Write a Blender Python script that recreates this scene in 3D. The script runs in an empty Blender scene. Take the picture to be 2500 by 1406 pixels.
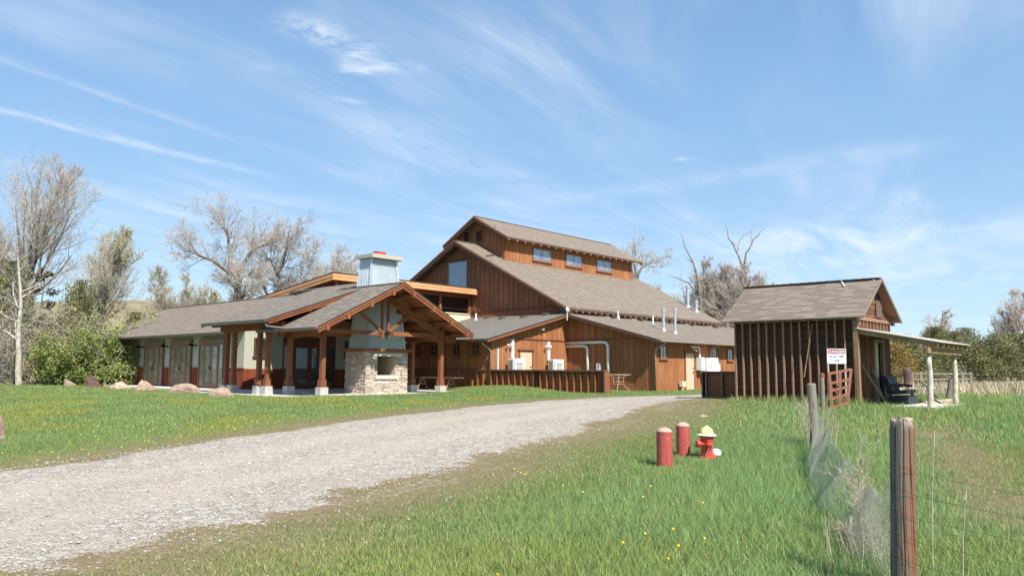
import bpy, bmesh, math, random
import numpy as np
from mathutils import Vector, Matrix
R = math.radians
sc = bpy.context.scene
# ------------------------------------------------------------------ camera
EYE = 1.07
PITCH, ROLL, F = .104955, -.006450, 1896.2
fwv = Vector((0, math.cos(PITCH), math.sin(PITCH)))
upv = Vector((0, -math.sin(PITCH), math.cos(PITCH)))
rtv = Vector((1, 0, 0))
r2 = rtv*math.cos(ROLL) - upv*math.sin(ROLL)
u2 = rtv*math.sin(ROLL) + upv*math.cos(ROLL)
cam = bpy.data.objects.new('camera', bpy.data.cameras.new('camera'))
sc.collection.objects.link(cam); sc.camera = cam
cam.data.sensor_width = 36; cam.data.lens = F/2500*36
cam.data.clip_start = .05; cam.data.clip_end = 5000
M = Matrix(((r2.x, u2.x, -fwv.x, 0), (r2.y, u2.y, -fwv.y, 0), (r2.z, u2.z, -fwv.z, EYE), (0, 0, 0, 1)))
cam.matrix_world = M
# ------------------------------------------------------------------ node expression helper
class NT:
    def __init__(s, tree): s.t = tree; s.x = 0
    def n(s, typ, **kw):
        nd = s.t.nodes.new(typ); s.x += 30; nd.location = (s.x, 0)
        for k, v in kw.items(): setattr(nd, k, v)
        return nd
    def ln(s, a, b):
        if isinstance(a, X): a = a.s
        if isinstance(a, bpy.types.NodeSocket): s.t.links.new(a, b)
        else:
            if isinstance(a, tuple) and len(a) == 3 and len(getattr(b, 'default_value', (0,))) == 4: a = a + (1,)
            b.default_value = a
    def m(s, op, a, b=0.0, c=0.0):
        nd = s.n('ShaderNodeMath', operation=op)
        for i, v in enumerate((a, b, c)): s.ln(v, nd.inputs[i])
        return X(s, nd.outputs[0])
    def mix(s, f, a, b, blend='MIX'):
        nd = s.n('ShaderNodeMix', data_type='RGBA', blend_type=blend)
        s.ln(f, nd.inputs[0]); s.ln(a, nd.inputs[6]); s.ln(b, nd.inputs[7]); return X(s, nd.outputs[2])
    def noise(s, vec, scale, detail=3, rough=.5, dist=0, dim='3D'):
        nd = s.n('ShaderNodeTexNoise', noise_dimensions=dim)
        if vec is not None: s.ln(vec, nd.inputs['Vector'])
        nd.inputs['Scale'].default_value = scale; nd.inputs['Detail'].default_value = detail
        nd.inputs['Roughness'].default_value = rough; nd.inputs['Distortion'].default_value = dist
        return X(s, nd.outputs['Fac'])
    def wn(s, vec):
        nd = s.n('ShaderNodeTexWhiteNoise'); s.ln(vec, nd.inputs['Vector']); return X(s, nd.outputs['Value'])
    def comb(s, x, y, z=0.0):
        nd = s.n('ShaderNodeCombineXYZ')
        for i, v in enumerate((x, y, z)): s.ln(v, nd.inputs[i])
        return X(s, nd.outputs[0])
    def sep(s, v):
        nd = s.n('ShaderNodeSeparateXYZ'); s.ln(v, nd.inputs[0]); return [X(s, o) for o in nd.outputs]
    def ramp(s, f, lo, hi):
        nd = s.n('ShaderNodeMapRange'); nd.clamp = True; nd.interpolation_type = 'SMOOTHSTEP'
        s.ln(f, nd.inputs[0]); s.ln(lo, nd.inputs[1]); s.ln(hi, nd.inputs[2]); return X(s, nd.outputs[0])
    def uv(s):
        nd = s.n('ShaderNodeUVMap'); nd.uv_map = 'UVMap'; return X(s, nd.outputs[0])
    def obj(s):
        return X(s, s.n('ShaderNodeTexCoord').outputs['Object'])
    def pos(s):
        return X(s, s.n('ShaderNodeNewGeometry').outputs['Position'])
    def attr(s, name):
        nd = s.n('ShaderNodeAttribute'); nd.attribute_name = name; return X(s, nd.outputs['Color'])
class X:
    def __init__(s, nt, sock): s.nt = nt; s.s = sock
    def __add__(s, o): return s.nt.m('ADD', s, o)
    def __radd__(s, o): return s.nt.m('ADD', o, s)
    def __sub__(s, o): return s.nt.m('SUBTRACT', s, o)
    def __rsub__(s, o): return s.nt.m('SUBTRACT', o, s)
    def __mul__(s, o): return s.nt.m('MULTIPLY', s, o)
    def __rmul__(s, o): return s.nt.m('MULTIPLY', s, o)
    def __truediv__(s, o): return s.nt.m('DIVIDE', s, o)
    def fl(s): return s.nt.m('FLOOR', s)
    def fr(s): return s.nt.m('FRACT', s)
    def gt(s, o): return s.nt.m('GREATER_THAN', s, o)
    def lt(s, o): return s.nt.m('LESS_THAN', s, o)
# ------------------------------------------------------------------ sky
SUN_AZ, SUN_EL = R(149.5), R(48)
w = bpy.data.worlds.new('World'); sc.world = w; w.use_nodes = True
nt = NT(w.node_tree); w.node_tree.nodes.clear()
sky = nt.n('ShaderNodeTexSky', sky_type='NISHITA'); sky.sun_disc = False
sky.sun_elevation = SUN_EL; sky.sun_rotation = SUN_AZ; sky.altitude = 300; sky.air_density = 1.0; sky.dust_density = .4; sky.ozone_density = 1.6
g = X(nt, nt.n('ShaderNodeTexCoord').outputs['Generated'])
gx, gy, gz = nt.sep(g)
zz = nt.m('MAXIMUM', gz, .03)
px, py = gx/zz, gy/zz
def gauss_line(ax, ay, bx, by, wid, soft=.18):
    dx, dy = bx-ax, by-ay; L = math.hypot(dx, dy); dx /= L; dy /= L
    t = (px-ax)*dx + (py-ay)*dy; d = (px-ax)*(-dy) + (py-ay)*dx
    wob = (nt.noise(nt.comb(px, py, 0.0), 1.6, 3)-.5)*wid*1.6
    d = (d + wob)/wid
    e = nt.m('EXPONENT', d*d*-1.0)
    return e*nt.ramp(t, -soft*2, soft)*(1.0-nt.ramp(t, L-soft*2, L+soft))
def blob(cx, cy, sx, sy, rot):
    c, s = math.cos(rot), math.sin(rot)
    u = ((px-cx)*c + (py-cy)*s)/sx; v = ((px-cx)*(-s) + (py-cy)*c)/sy
    return nt.m('EXPONENT', (u*u+v*v)*-1.0)
P = nt.comb(px, py, 0.0)
# wisps pulled out along one wind direction
c_, s_ = math.cos(R(62)), math.sin(R(62))
wx, wy = px*c_ + py*s_, px*(-s_) + py*c_
wisp = nt.noise(nt.comb(wx*.5, wy*1.8, 2.3), 1.1, 8, .62, .7)
broad = nt.noise(P, .55, 4, .5, .5)
fine = nt.noise(nt.comb(wx*2.2, wy*4.5, 9.0), 2.2, 9, .68, .5)
cl = nt.ramp(wisp, .38, .85)*.62*nt.ramp(broad, .34, .66)
st = gauss_line(-2.3, 2.55, -1.27, 4.02, .055)*.46 + gauss_line(-1.8, 2.2, -1.2, 3.4, .035)*.28 + gauss_line(-2.42, 3.9, -2.1, 5.4, .10)*.42 \
   + gauss_line(-.5, 3.1, .25, 4.5, .16)*.25 + gauss_line(.2, 4.6, 1.9, 3.3, .16)*.22
puff = gauss_line(-.64, 2.17, -.46, 2.36, .075, .06) + gauss_line(-.48, 2.34, -.54, 2.58, .06, .05) + gauss_line(-.52, 2.52, -.3, 2.5, .045, .05)*.8 \
   + gauss_line(-.66, 2.8, -.54, 2.86, .03, .03)*.6 + gauss_line(.80, 3.6, .88, 3.58, .035, .03)*.9 + gauss_line(-.84, 2.5, -.74, 2.58, .05, .03)*.4
band = blob(.05, 2.35, .42, .2, .5)*.34 + blob(.7, 1.85, .5, .22, .3)*.26 + blob(-.6, 5.3, .75, .8, 0)*.4 + blob(3.3, 7.0, 2.6, 1.6, .9)*.55 + blob(1.2, 2.0, .5, .25, .6)*.2
cloud = cl + st*nt.ramp(fine, .25, .62) + nt.m('MINIMUM', puff, 1.0)*nt.ramp(nt.noise(P, 5.5, 9, .72, .4), .36, .62)*.8 + band*nt.ramp(wisp, .30, .68)
lowp = (1.0-nt.ramp(gz, -.02, .34))*.85
cloud = nt.m('MINIMUM', nt.m('MAXIMUM', cloud, 0.0), .92)
cloud = cloud*nt.ramp(gz, -.01, .05)
skyc = nt.n('ShaderNodeHueSaturation'); skyc.inputs['Saturation'].default_value = 1.0; nt.ln(sky.outputs[0], skyc.inputs['Color'])
grad = nt.mix(nt.ramp(gz, -.05, .27), (3.2, 4.45, 5.4), (1.72, 3.0, 4.65)); grad = nt.mix(nt.ramp(gz, .20, .62), grad, (.86, 1.82, 3.55))
base = nt.mix(.8, X(nt, skyc.outputs[0]), grad)
col = nt.mix(cloud*.8, base, (4.9, 5.3, 5.8))
bg = nt.n('ShaderNodeBackground'); nt.ln(col, bg.inputs[0]); bg.inputs[1].default_value = .109
wo = nt.n('ShaderNodeOutputWorld'); nt.ln(bg.outputs[0], wo.inputs[0])
# ------------------------------------------------------------------ sun
sl = bpy.data.lights.new('sun', 'SUN'); sl.energy = 4.3; sl.angle = R(.55); sl.color = (1, .945, .86)
so = bpy.data.objects.new('sun', sl); sc.collection.objects.link(so)
sd = Vector((math.sin(SUN_AZ)*math.cos(SUN_EL), math.cos(SUN_AZ)*math.cos(SUN_EL), math.sin(SUN_EL)))
so.rotation_euler = sd.to_track_quat('Z', 'Y').to_euler(); so.location = (20, -30, 50)
sc.view_settings.view_transform = 'Standard'; sc.view_settings.look = 'None'
sc.view_settings.exposure = .82; sc.view_settings.gamma = 1
# ------------------------------------------------------------------ frames
YAW = .742614
DA = np.array([math.sin(YAW), math.cos(YAW)]); DB = np.array([-math.cos(YAW), math.sin(YAW)])
ROTB = math.pi/2 - YAW
def W(a, b): v = DA*a + DB*b; return float(v[0]), float(v[1])
def AB(x, y): return x*DA[0]+y*DA[1], x*DB[0]+y*DB[1]
def ss(a, b, x): t = np.clip((x-a)/(b-a), 0, 1); return t*t*(3-2*t)
def zt(x, y):
    x = np.asarray(x, float); y = np.asarray(y, float); a, b = AB(x, y)
    z = -.58 + .58*ss(9, 27, y)
    z = z + .34*np.exp(-.5*(((a-28.2)/2.3)**2+((b-27.6)/2.4)**2))*ss(25.6, 27.8, a+np.clip(25.6-b, 0, 9)) + .12*np.exp(-.5*(((a-25.5)/1.6)**2+((b-24.6)/1.0)**2))
    z = z + .12*np.exp(-(((a-26.5)/5)**2+((b-10.5)/4.5)**2)**2)
    z = z + 1.5*ss(55, 125, y)*ss(5, 30, x)
    z = z + .02*np.sin(x*.9+1.3)*np.sin(y*.7)
    # keep the ground under the porch slab and the walls
    inn = np.minimum(np.minimum(a-16.2, 29.0-a), b-26.1); z = z - .10*ss(-.3, .3, inn)
    inn2 = np.minimum(np.minimum(a-18.4, 27-a), np.minimum(b-36, 54.3-b)); z = z - .10*ss(-.3, .3, inn2)
    return z
UPY = [3, 6, 9, 12.2, 12.84, 13.9, 14.8, 16.36, 17.07, 18.85, 21.58, 24.69, 30.75, 33.72, 35.98, 48, 66, 90]
UPX = [-12, -10.4, -9.2, -7.87, -7.6, -7.19, -6.7, -6.2, -5.5, -4.4, -2.79, -.62, 3.24, 6.02, 8.87, 20, 40, 62]
LOY = [1, 4, 6.37, 6.86, 7.81, 9.46, 10.81, 12.09, 13.8, 15.95, 18.39, 21.55, 25.48, 29.13, 31.5, 44, 62, 90]
LOX = [-4.6, -4.1, -3.72, -3.49, -3.19, -2.66, -1.94, -1.1, -.5, .43, 1.94, 3.5, 4.95, 7.4, 11, 24, 44, 70]
def road_in(x, y):
    return np.minimum(x-np.interp(y, UPY, UPX), np.interp(y, LOY, LOX)-x)
# smooth value noise for layout decisions
rng = np.random.default_rng(7)
_g = rng.random((64, 64))
def vn(x, y, s, o=0):
    x = np.asarray(x)*s+o*7.3+100; y = np.asarray(y)*s+o*3.1+100
    xi = np.floor(x).astype(int); yi = np.floor(y).astype(int); fx = x-xi; fy = y-yi
    fx = fx*fx*(3-2*fx); fy = fy*fy*(3-2*fy)
    g = lambda i, j: _g[(i) % 64, (j) % 64]
    return (g(xi, yi)*(1-fx)+g(xi+1, yi)*fx)*(1-fy)+(g(xi, yi+1)*(1-fx)+g(xi+1, yi+1)*fx)*fy
# ------------------------------------------------------------------ materials
def newmat(name):
    m = bpy.data.materials.new(name); m.use_nodes = True; m.node_tree.nodes.clear(); return m, NT(m.node_tree)
def finish(m, n, col, rough=.7, metal=0., bump=None, bs=.3, bd=.02, spec=.35, transl=0):
    p = n.n('ShaderNodeBsdfPrincipled'); n.ln(col, p.inputs['Base Color']); n.ln(rough, p.inputs['Roughness'])
    p.inputs['Metallic'].default_value = metal; p.inputs['Specular IOR Level'].default_value = spec
    if bump is not None:
        b = n.n('ShaderNodeBump'); b.inputs['Strength'].default_value = bs; b.inputs['Distance'].default_value = bd
        n.ln(bump, b.inputs['Height']); n.ln(b.outputs[0], p.inputs['Normal'])
    o = n.n('ShaderNodeOutputMaterial'); out = p.outputs[0]
    if transl:
        t = n.n('ShaderNodeBsdfTranslucent'); n.ln(col, t.inputs[0]); mx = n.n('ShaderNodeMixShader'); mx.inputs[0].default_value = transl
        n.ln(out, mx.inputs[1]); n.ln(t.outputs[0], mx.inputs[2]); out = mx.outputs[0]
    n.ln(out, o.inputs[0]); return m
def m_plain(name, c, rough=.6, metal=0., var=.15, sc_=6, spec=.35, dirt=None):
    m, n = newmat(name); nz = n.noise(n.obj(), sc_, 4, .6)
    col = n.mix(nz, tuple(v*(1-var) for v in c), tuple(min(1, v*(1+var)) for v in c))
    if dirt: col = n.mix(n.ramp(n.noise(n.obj(), sc_*.35, 6, .7), .5, .75), col, dirt)
    return finish(m, n, col, rough, metal, nz, .15, .01, spec)
def m_boards(name, c1, c2, c3, sp=.2, seam=.05, horiz=False, grain=1., stain=.65, sdark=.35):
    m, n = newmat(name); u, v, _ = n.sep(n.uv())
    if horiz: u, v = v, u
    bid = (u/sp).fl(); r = n.wn(n.comb(bid, 3.7)); r2_ = n.wn(n.comb(bid, 8.1))
    gr = n.noise(n.comb(u*22.0, v*.9, r*40.0), 1.6, 6, .65, .4)
    big = n.noise(n.comb(u*.6, v*.35, 1.0), 1.2, 5, .65)
    streak = n.noise(n.comb(u*7.0, v*.22, r2_*9.0), 1.3, 5, .6)
    col = n.mix(r, c1, c2); col = n.mix(n.ramp(gr, .42, .75)*grain, col, c3)
    col = n.mix(n.ramp(streak, .5, .8)*stain, col, c3)
    col = n.mix(n.ramp(big, .45, .75)*.6, col, tuple(k*.72 for k in c2)); col = n.mix(n.ramp(n.noise(n.comb(u*1.3, v*.8, 7.0), .8, 4, .6), .55, .75)*.35, col, tuple(min(1, k*1.35) for k in c1))
    fr = (u/sp).fr(); sm = fr.lt(seam)
    col = n.mix(sm*(1-sdark), col, (.02, .012, .008))
    return finish(m, n, col, .75, 0, gr-sm*1.5, .35, .008, .2)
def m_shingle(name, c1, c2, row=.14, tab=.28, sh=.5):
    m, n = newmat(name); u, v, _ = n.sep(n.uv())
    rw = (v/row).fl(); fr = (v/row).fr()
    tb = ((u + n.wn(n.comb(rw, 1.3))*.9)/tab).fl(); r = n.wn(n.comb(tb, rw)); r3 = n.wn(n.comb(tb, rw, 5.5))
    spk = n.noise(n.uv(), 60, 2, .6); big = n.noise(n.uv(), .5, 4, .6); med = n.noise(n.comb(u*2.0, v*5.0), 1.5, 4, .6)
    col = n.mix(r, c1, c2); col = n.mix(n.ramp(spk, .35, .65)*.35, col, tuple(x*1.5 for x in c2))
    col = n.mix(n.ramp(big, .35, .7)*.3, col, tuple(x*.8 for x in c1)); col = n.mix(n.ramp(med, .4, .7)*.22, col, tuple(x*.72 for x in c1))
    butt_shade = fr.gt(.72)*r3.gt(.36)*sh + fr.gt(.88)*.45*sh  # shadow of the course above painted into the colour, like printed shingle bands
    col = n.mix(butt_shade, col, (.03, .026, .022))
    return finish(m, n, col, .9, 0, (1.0-fr)*.6+spk*.3+r*.3, .6, .012, .2)
def m_attr(name, rough=.7, transl=0, spec=.2, bumps=0, mult=None):
    m, n = newmat(name); col = n.attr('Col')
    if bumps: nz = n.noise(n.obj(), bumps, 5, .65); col = n.mix(n.ramp(nz, .5, .75)*.35, col, (.16, .13, .10)); return finish(m, n, col, rough, 0, nz, .6, .03, spec)
    return finish(m, n, col, rough, 0, None, 0, 0, spec, transl)
MT = {}
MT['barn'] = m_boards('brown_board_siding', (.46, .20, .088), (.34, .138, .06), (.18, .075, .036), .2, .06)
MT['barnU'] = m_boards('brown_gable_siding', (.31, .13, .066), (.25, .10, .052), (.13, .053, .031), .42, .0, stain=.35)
MT['wains'] = m_boards('red_brown_wainscot', (.26, .065, .028), (.19, .045, .022), (.11, .03, .016), .3, .0)
MT['studw'] = m_boards('half_wall_boards', (.32, .14, .06), (.25, .105, .045), (.14, .06, .03), .19, .06, horiz=True)
MT['timber'] = m_boards('stained_timber', (.29, .112, .052), (.235, .088, .042), (.16, .06, .032), .6, 0, stain=.3)
MT['timberl'] = m_boards('fresh_timber', (.72, .37, .17), (.66, .33, .15), (.55, .26, .115), .6, 0, stain=.2)
MT['trimd'] = m_plain('dark_brown_trim', (.10, .052, .032), .6)
MT['rim'] = m_plain('weathered_wall_cap', (.13, .085, .065), .8, var=.3)
MT['doorframe'] = m_plain('brown_clad_frame', (.235, .13, .09), .5, var=.08)
MT['redframe'] = m_plain('dark_red_door_frame', (.16, .045, .025), .45, var=.15)
MT['stucco'] = m_plain('sage_stucco', (.42, .415, .33), .95, var=.05, sc_=30)
MT['cream'] = m_plain('cream_panel', (.68, .60, .43), .8, var=.05)
MT['tan'] = m_plain('tan_door_paint', (.60, .46, .32), .55, var=.07, sc_=2, dirt=(.5, .40, .30))
MT['membrane'] = m_plain('dark_roof_edge', (.045, .042, .04), .6)
MT['gutter'] = m_plain('gutter_metal', (.12, .10, .085), .45, .3)
MT['gutterl'] = m_plain('light_gutter_metal', (.32, .27, .23), .4, .3)
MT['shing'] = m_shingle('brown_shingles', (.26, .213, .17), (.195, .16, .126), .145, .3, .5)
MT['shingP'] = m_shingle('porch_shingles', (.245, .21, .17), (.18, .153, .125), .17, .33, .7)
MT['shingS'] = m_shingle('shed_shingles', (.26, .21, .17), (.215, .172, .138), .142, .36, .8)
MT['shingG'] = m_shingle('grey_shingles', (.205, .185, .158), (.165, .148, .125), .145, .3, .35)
MT['conc'] = m_plain('concrete', (.60, .57, .52), .9, var=.12, sc_=2.5, dirt=(.46, .43, .38))
MT['padc'] = m_plain('footing_concrete', (.44, .42, .38), .9, var=.14, sc_=9)
MT['galv'] = m_plain('galvanised_steel', (.52, .58, .62), .42, .4, var=.16, sc_=2.2, spec=.5)
MT['pipeg'] = m_plain('galvanised_pipe', (.58, .60, .62), .4, .6, var=.1)
MT['capm'] = m_plain('beige_cap_metal', (.46, .42, .35), .6, var=.06)
MT['white'] = m_plain('white_enamel', (.80, .80, .78), .4, var=.03)
MT['grille'] = m_plain('fan_grille_grey', (.22, .21, .19), .5)
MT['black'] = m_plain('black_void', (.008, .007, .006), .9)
MT['dark'] = m_plain('dark_interior', (.02, .014, .011), .9)
MT['iron'] = m_plain('dark_iron', (.03, .028, .026), .5, .5)
MT['redp'] = m_plain('red_flue', (.45, .06, .05), .6)
MT['stone'] = m_attr('field_stone', .95, bumps=14)
MT['mortar'] = m_plain('mortar', (.42, .37, .30), .95, var=.15)
MT['lime'] = m_plain('limestone_sill', (.60, .55, .45), .85, var=.08)
MT['firebr'] = m_plain('fire_brick', (.42, .33, .24), .9, var=.1)
MT['aged'] = m_boards('old_stud_wood', (.36, .225, .145), (.28, .17, .11), (.14, .085, .06), .09, 0, stain=.8)
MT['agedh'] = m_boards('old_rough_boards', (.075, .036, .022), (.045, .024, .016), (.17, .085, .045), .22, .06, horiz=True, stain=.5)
MT['agedg'] = m_boards('old_gable_boards', (.24, .105, .05), (.12, .07, .047), (.06, .038, .03), .17, .07, horiz=True, stain=.7)
MT['agedv'] = m_boards('old_vertical_boards', (.20, .095, .045), (.12, .06, .035), (.06, .035, .024), .15, .1, stain=.7)
MT['greyw'] = m_boards('grey_weathered_wood', (.30, .255, .20), (.23, .20, .16), (.13, .115, .095), .12, 0, stain=.6)
MT['cwood'] = m_boards('canopy_timber', (.36, .24, .13), (.29, .19, .11), (.19, .12, .075), .3, 0)
MT['wroof'] = m_plain('white_canopy_sheet', (.66, .62, .56), .5, var=.06)
MT['gatew'] = m_boards('faded_red_wood', (.28, .115, .075), (.22, .09, .06), (.14, .07, .05), .1, 0, stain=.5)
MT['signw'] = m_plain('sign_white', (.80, .82, .84), .4, var=.02)
MT['signr'] = m_plain('sign_red', (.30, .02, .06), .4, var=.05)
MT['signt'] = m_plain('sign_lettering', (.06, .06, .08), .5)
MT['hyred'] = m_plain('hydrant_red', (.50, .065, .045), .42, var=.12, sc_=9, spec=.4)
MT['hyyel'] = m_plain('hydrant_yellow', (.86, .78, .26), .5, var=.06, sc_=6, dirt=(.86, .82, .55))
MT['cream2'] = m_plain('hydrant_cream', (.78, .70, .52), .6)
MT['seatb'] = m_plain('dark_blue_seat', (.028, .036, .045), .6, var=.2)
MT['seatg'] = m_plain('grey_seat_cloth', (.13, .14, .155), .9, var=.15)
MT['gold'] = m_plain('dandelion_yellow', (.80, .56, .02), .8)
MT['pinkt'] = m_plain('tan_tube', (.42, .28, .20), .5)
MT['wire'] = m_plain('fence_wire', (.33, .345, .29), .6, .2)
MT['weed'] = m_plain('dead_weed', (.52, .44, .34), .9, var=.2)
MT['leaf'] = m_attr('leaf', .75, .25)
MT['blade'] = m_attr('grass_blade', .55, .35, .3)
MT['peb'] = m_attr('pebble', .9)
def m_glass(name, c, rough=.06, gl=.25, tint=(.6, .7, .8)):
    m, n = newmat(name)
    p = n.n('ShaderNodeBsdfPrincipled'); nz = n.noise(n.obj(), 2.6, 5, .75)
    n.ln(n.mix(n.ramp(nz, .42, .6), c, tuple(x*.45 for x in c)), p.inputs['Base Color']); p.inputs['Roughness'].default_value = .3
    b = n.n('ShaderNodeBsdfGlossy'); b.inputs['Color'].default_value = tint+(1,); b.inputs['Roughness'].default_value = rough
    x = n.n('ShaderNodeMixShader'); x.inputs[0].default_value = gl
    n.ln(p.outputs[0], x.inputs[1]); n.ln(b.outputs[0], x.inputs[2]); o = n.n('ShaderNodeOutputMaterial'); n.ln(x.outputs[0], o.inputs[0]); return m
MT['glass'] = m_glass('window_glass', (.03, .034, .036), .04, .22)
MT['glassb'] = m_glass('upper_window_glass', (.26, .28, .30), .08, .26)
MT['glassg'] = m_glass('gable_window_glass', (.10, .11, .12), .05, .24)
MT['glassd'] = m_glass('door_glass', (.30, .28, .235), .06, .25)
MT['glassk'] = m_glass('porch_glass', (.012, .011, .010), .03, .07)
def m_painted(name, c, c2, wood):     # peeling paint on posts
    m, n = newmat(name); v = n.obj(); x, y, z = n.sep(v)
    gr = n.noise(n.comb(x*14.0, y*14.0, z*1.6), 2.0, 6, .7, .5); ch = n.noise(v, 22, 5, .7)
    col = n.mix(n.ramp(gr, .3, .7), c, c2); ch2 = n.noise(n.comb(x*9.0, y*9.0, z*3.0), 3.0, 6, .75); col = n.mix(n.ramp(ch, .56, .66)*.7, col, wood); col = n.mix(n.ramp(ch2, .60, .68)*.75, col, wood); col = n.mix(n.ramp(ch2, .45, .38)*.35, col, (.62, .28, .24))
    return finish(m, n, col, .7, 0, gr, .4, .01, .3)
MT['bolred'] = m_painted('faded_red_paint', (.46, .085, .065), (.34, .07, .062), (.13, .075, .065))
def m_post(name):
    m, n = newmat(name); v = n.obj(); x, y, z = n.sep(v)
    gr = n.noise(n.comb(x*60.0, y*60.0, z*1.3), 1.2, 6, .7, .6); cr = n.noise(n.comb(x*34.0, y*34.0, z*.8+4.0), 1.0, 3, .5, 1.2)
    grey = n.mix(gr, (.25, .215, .17), (.12, .10, .08)); red = n.mix(gr, (.32, .13, .075), (.18, .085, .055))
    side = n.ramp(x + n.noise(v, 5, 4)*.16 - z*.085, -.02, .10)
    col = n.mix(side, grey, red); col = n.mix(n.ramp(cr, .60, .66)*.8, col, (.02, .015, .012))
    wh = n.noise(n.comb(x*30.0, y*30.0, z*5.0), 1.1, 3)
    col = n.mix(n.ramp(z, 1.22, 1.30)*n.ramp(wh, .45, .6)*.8, col, (.50, .42, .33))
    return finish(m, n, col, .85, 0, gr-n.ramp(cr, .60, .66)*1.2, .6, .01, .2)
MT['postw'] = m_post('weathered_post_wood')
def m_bark(name, c1, c2):
    m, n = newmat(name); nz = n.noise(n.obj(), 5, 5, .7); return finish(m, n, n.mix(n.ramp(nz, .35, .65), c1, c2), .9, 0, nz, .4, .05, .1)
MT['birch'] = m_bark('pale_bark', (.55, .50, .43), (.30, .26, .22))
MT['bark'] = m_bark('grey_brown_bark', (.25, .21, .175), (.15, .125, .10))
MT['barkp'] = m_bark('pale_twig_bark', (.56, .49, .43), (.42, .36, .31))
MT['barkb'] = m_bark('bleached_dead_bark', (.30, .27, .23), (.20, .18, .155))
MT['log'] = m_bark('peeled_pole', (.66, .60, .50), (.40, .34, .27))
def m_rock(name, c1, c2, c3):
    m, n = newmat(name); v = n.obj(); a = n.noise(v, 2.2, 8, .75, .6); b = n.noise(v, 9, 6, .75); x, y, z = n.sep(v); st = n.noise(n.comb(x*1.2, y*1.2, z*9.0+x*2.0), 1.5, 5, .7)
    col = n.mix(n.ramp(a, .38, .62), c1, c2); col = n.mix(n.ramp(st, .5, .66)*.7, col, c3); col = n.mix(n.ramp(b, .56, .7)*.5, col, tuple(k*.45 for k in c2)); return finish(m, n, col, .95, 0, a*1.4+b*.7+st*.6, 1.0, .08, .1)
MT['rock'] = m_rock('pink_sandstone', (.50, .36, .28), (.36, .24, .19), (.58, .48, .38))
MT['rockr'] = m_rock('maroon_rock', (.20, .12, .105), (.12, .075, .07), (.30, .21, .17))
MT['rockw'] = m_rock('buff_rock', (.64, .53, .42), (.52, .38, .27), (.60, .34, .16))
def m_ground():
    m, n = newmat('turf_soil'); v = n.pos(); x, y, z = n.sep(v)
    a = n.noise(v, .35, 5, .6); b = n.noise(v, 3.0, 6, .65); c = n.noise(v, 28, 4, .7)
    g1 = n.mix(c, (.10, .15, .04), (.18, .23, .07)); dry = n.mix(c, (.25, .205, .11), (.16, .13, .065))
    lu, _, _ = n.sep(n.attr('Col')); col = n.mix(n.ramp((1.0-lu)*.75+b*.6, .62, 1.0), g1, dry); col = n.mix(n.ramp((1.0-lu)*.8+n.noise(v, 9, 5, .75)*.7, 1.12, 1.2)*.6, col, (.40, .34, .27)); col = n.mix(n.ramp(n.noise(v, 14, 3, .7), .45, .6)*.35, col, (.08, .065, .035))
    far = n.ramp(y, 34.5, 37.5)*n.ramp(x - y*.25, 4.0, 8.0); tan = n.mix(n.ramp(n.noise(n.comb(x*.15, y*.9), 1.0, 5, .6), .4, .62), (.42, .34, .21), (.22, .22, .09))
    col = n.mix(far, col, tan)
    return finish(m, n, col, .95, 0, c, .5, .03, .1)
MT['ground'] = m_ground()
def m_gravel():
    m, n = newmat('gravel'); v = n.pos(); x, y, z = n.sep(v)
    vo = n.n('ShaderNodeTexVoronoi'); n.ln(v, vo.inputs['Vector']); vo.inputs['Scale'].default_value = 34
    cc = n.n('ShaderNodeSeparateColor'); n.ln(vo.outputs['Color'], cc.inputs[0]); r = X(n, cc.outputs[0]); r2_ = X(n, cc.outputs[1])
    d = X(n, vo.outputs['Distance'])
    vo2 = n.n('ShaderNodeTexVoronoi'); n.ln(v, vo2.inputs['Vector']); vo2.inputs['Scale'].default_value = 11
    c2 = n.n('ShaderNodeSeparateColor'); n.ln(vo2.outputs['Color'], c2.inputs[0]); q = X(n, c2.outputs[0])
    col = n.mix(r, (.43, .37, .295), (.63, .57, .475)); col = n.mix(r2_.gt(.8)*.8, col, (.20, .185, .17)); col = n.mix(r2_.lt(.12)*.6, col, (.50, .36, .27))
    col = n.mix(n.ramp(d, .3, .75)*.75, col, (.22, .19, .155)); col = n.mix(q.gt(.82)*.35, col, (.64, .605, .545)); col = n.mix(q.lt(.2)*.3, col, (.22, .195, .165))
    tr = n.ramp(n.noise(v, .35, 4, .6), .46, .62); col = n.mix(tr*.45, col, (.40, .34, .265)); g7 = n.noise(v, 15, 5, .85); col = n.mix(n.ramp(g7, .52, .62)*.42, col, (.15, .135, .12)); col = n.mix(n.ramp(g7, .46, .36)*.25, col, (.60, .58, .54))
    ed, tt, _ = n.sep(n.attr('Col')); wob = (n.noise(v, .5, 3)-.5)*.10; trk = n.m('EXPONENT', (tt+wob-.36)*(tt+wob-.36)*-160.0)+n.m('EXPONENT', (tt+wob-.62)*(tt+wob-.62)*-160.0); col = n.mix(trk*.42, col, (.50, .43, .34)); en = n.noise(v, 1.4, 5, .7)*.55+n.noise(v, 16, 3, .7)*.45; sp_ = n.noise(v, 40, 3, .7); col = n.mix((1.0-ed-(en-.5)*3.0).gt(.45)*(1.0-sp_.gt(.60)*.75), col, n.mix(sp_, (.27, .20, .115), (.15, .115, .06)))
    return finish(m, n, col, .95, 0, (1.0-d)+q*.4, .9, .02, .15)
MT['gravel'] = m_gravel()
def m_hill():
    m, n = newmat('dry_hill'); v = n.pos(); a = n.noise(v, .03, 6, .65); b = n.noise(v, .12, 5, .7)
    col = n.mix(n.ramp(a, .35, .65), (.30, .25, .15), (.22, .19, .12)); col = n.mix(n.ramp(b, .56, .64)*.6, col, (.09, .09, .055)); return finish(m, n, col, .95, 0, b, .4, 1, .1)
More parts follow.
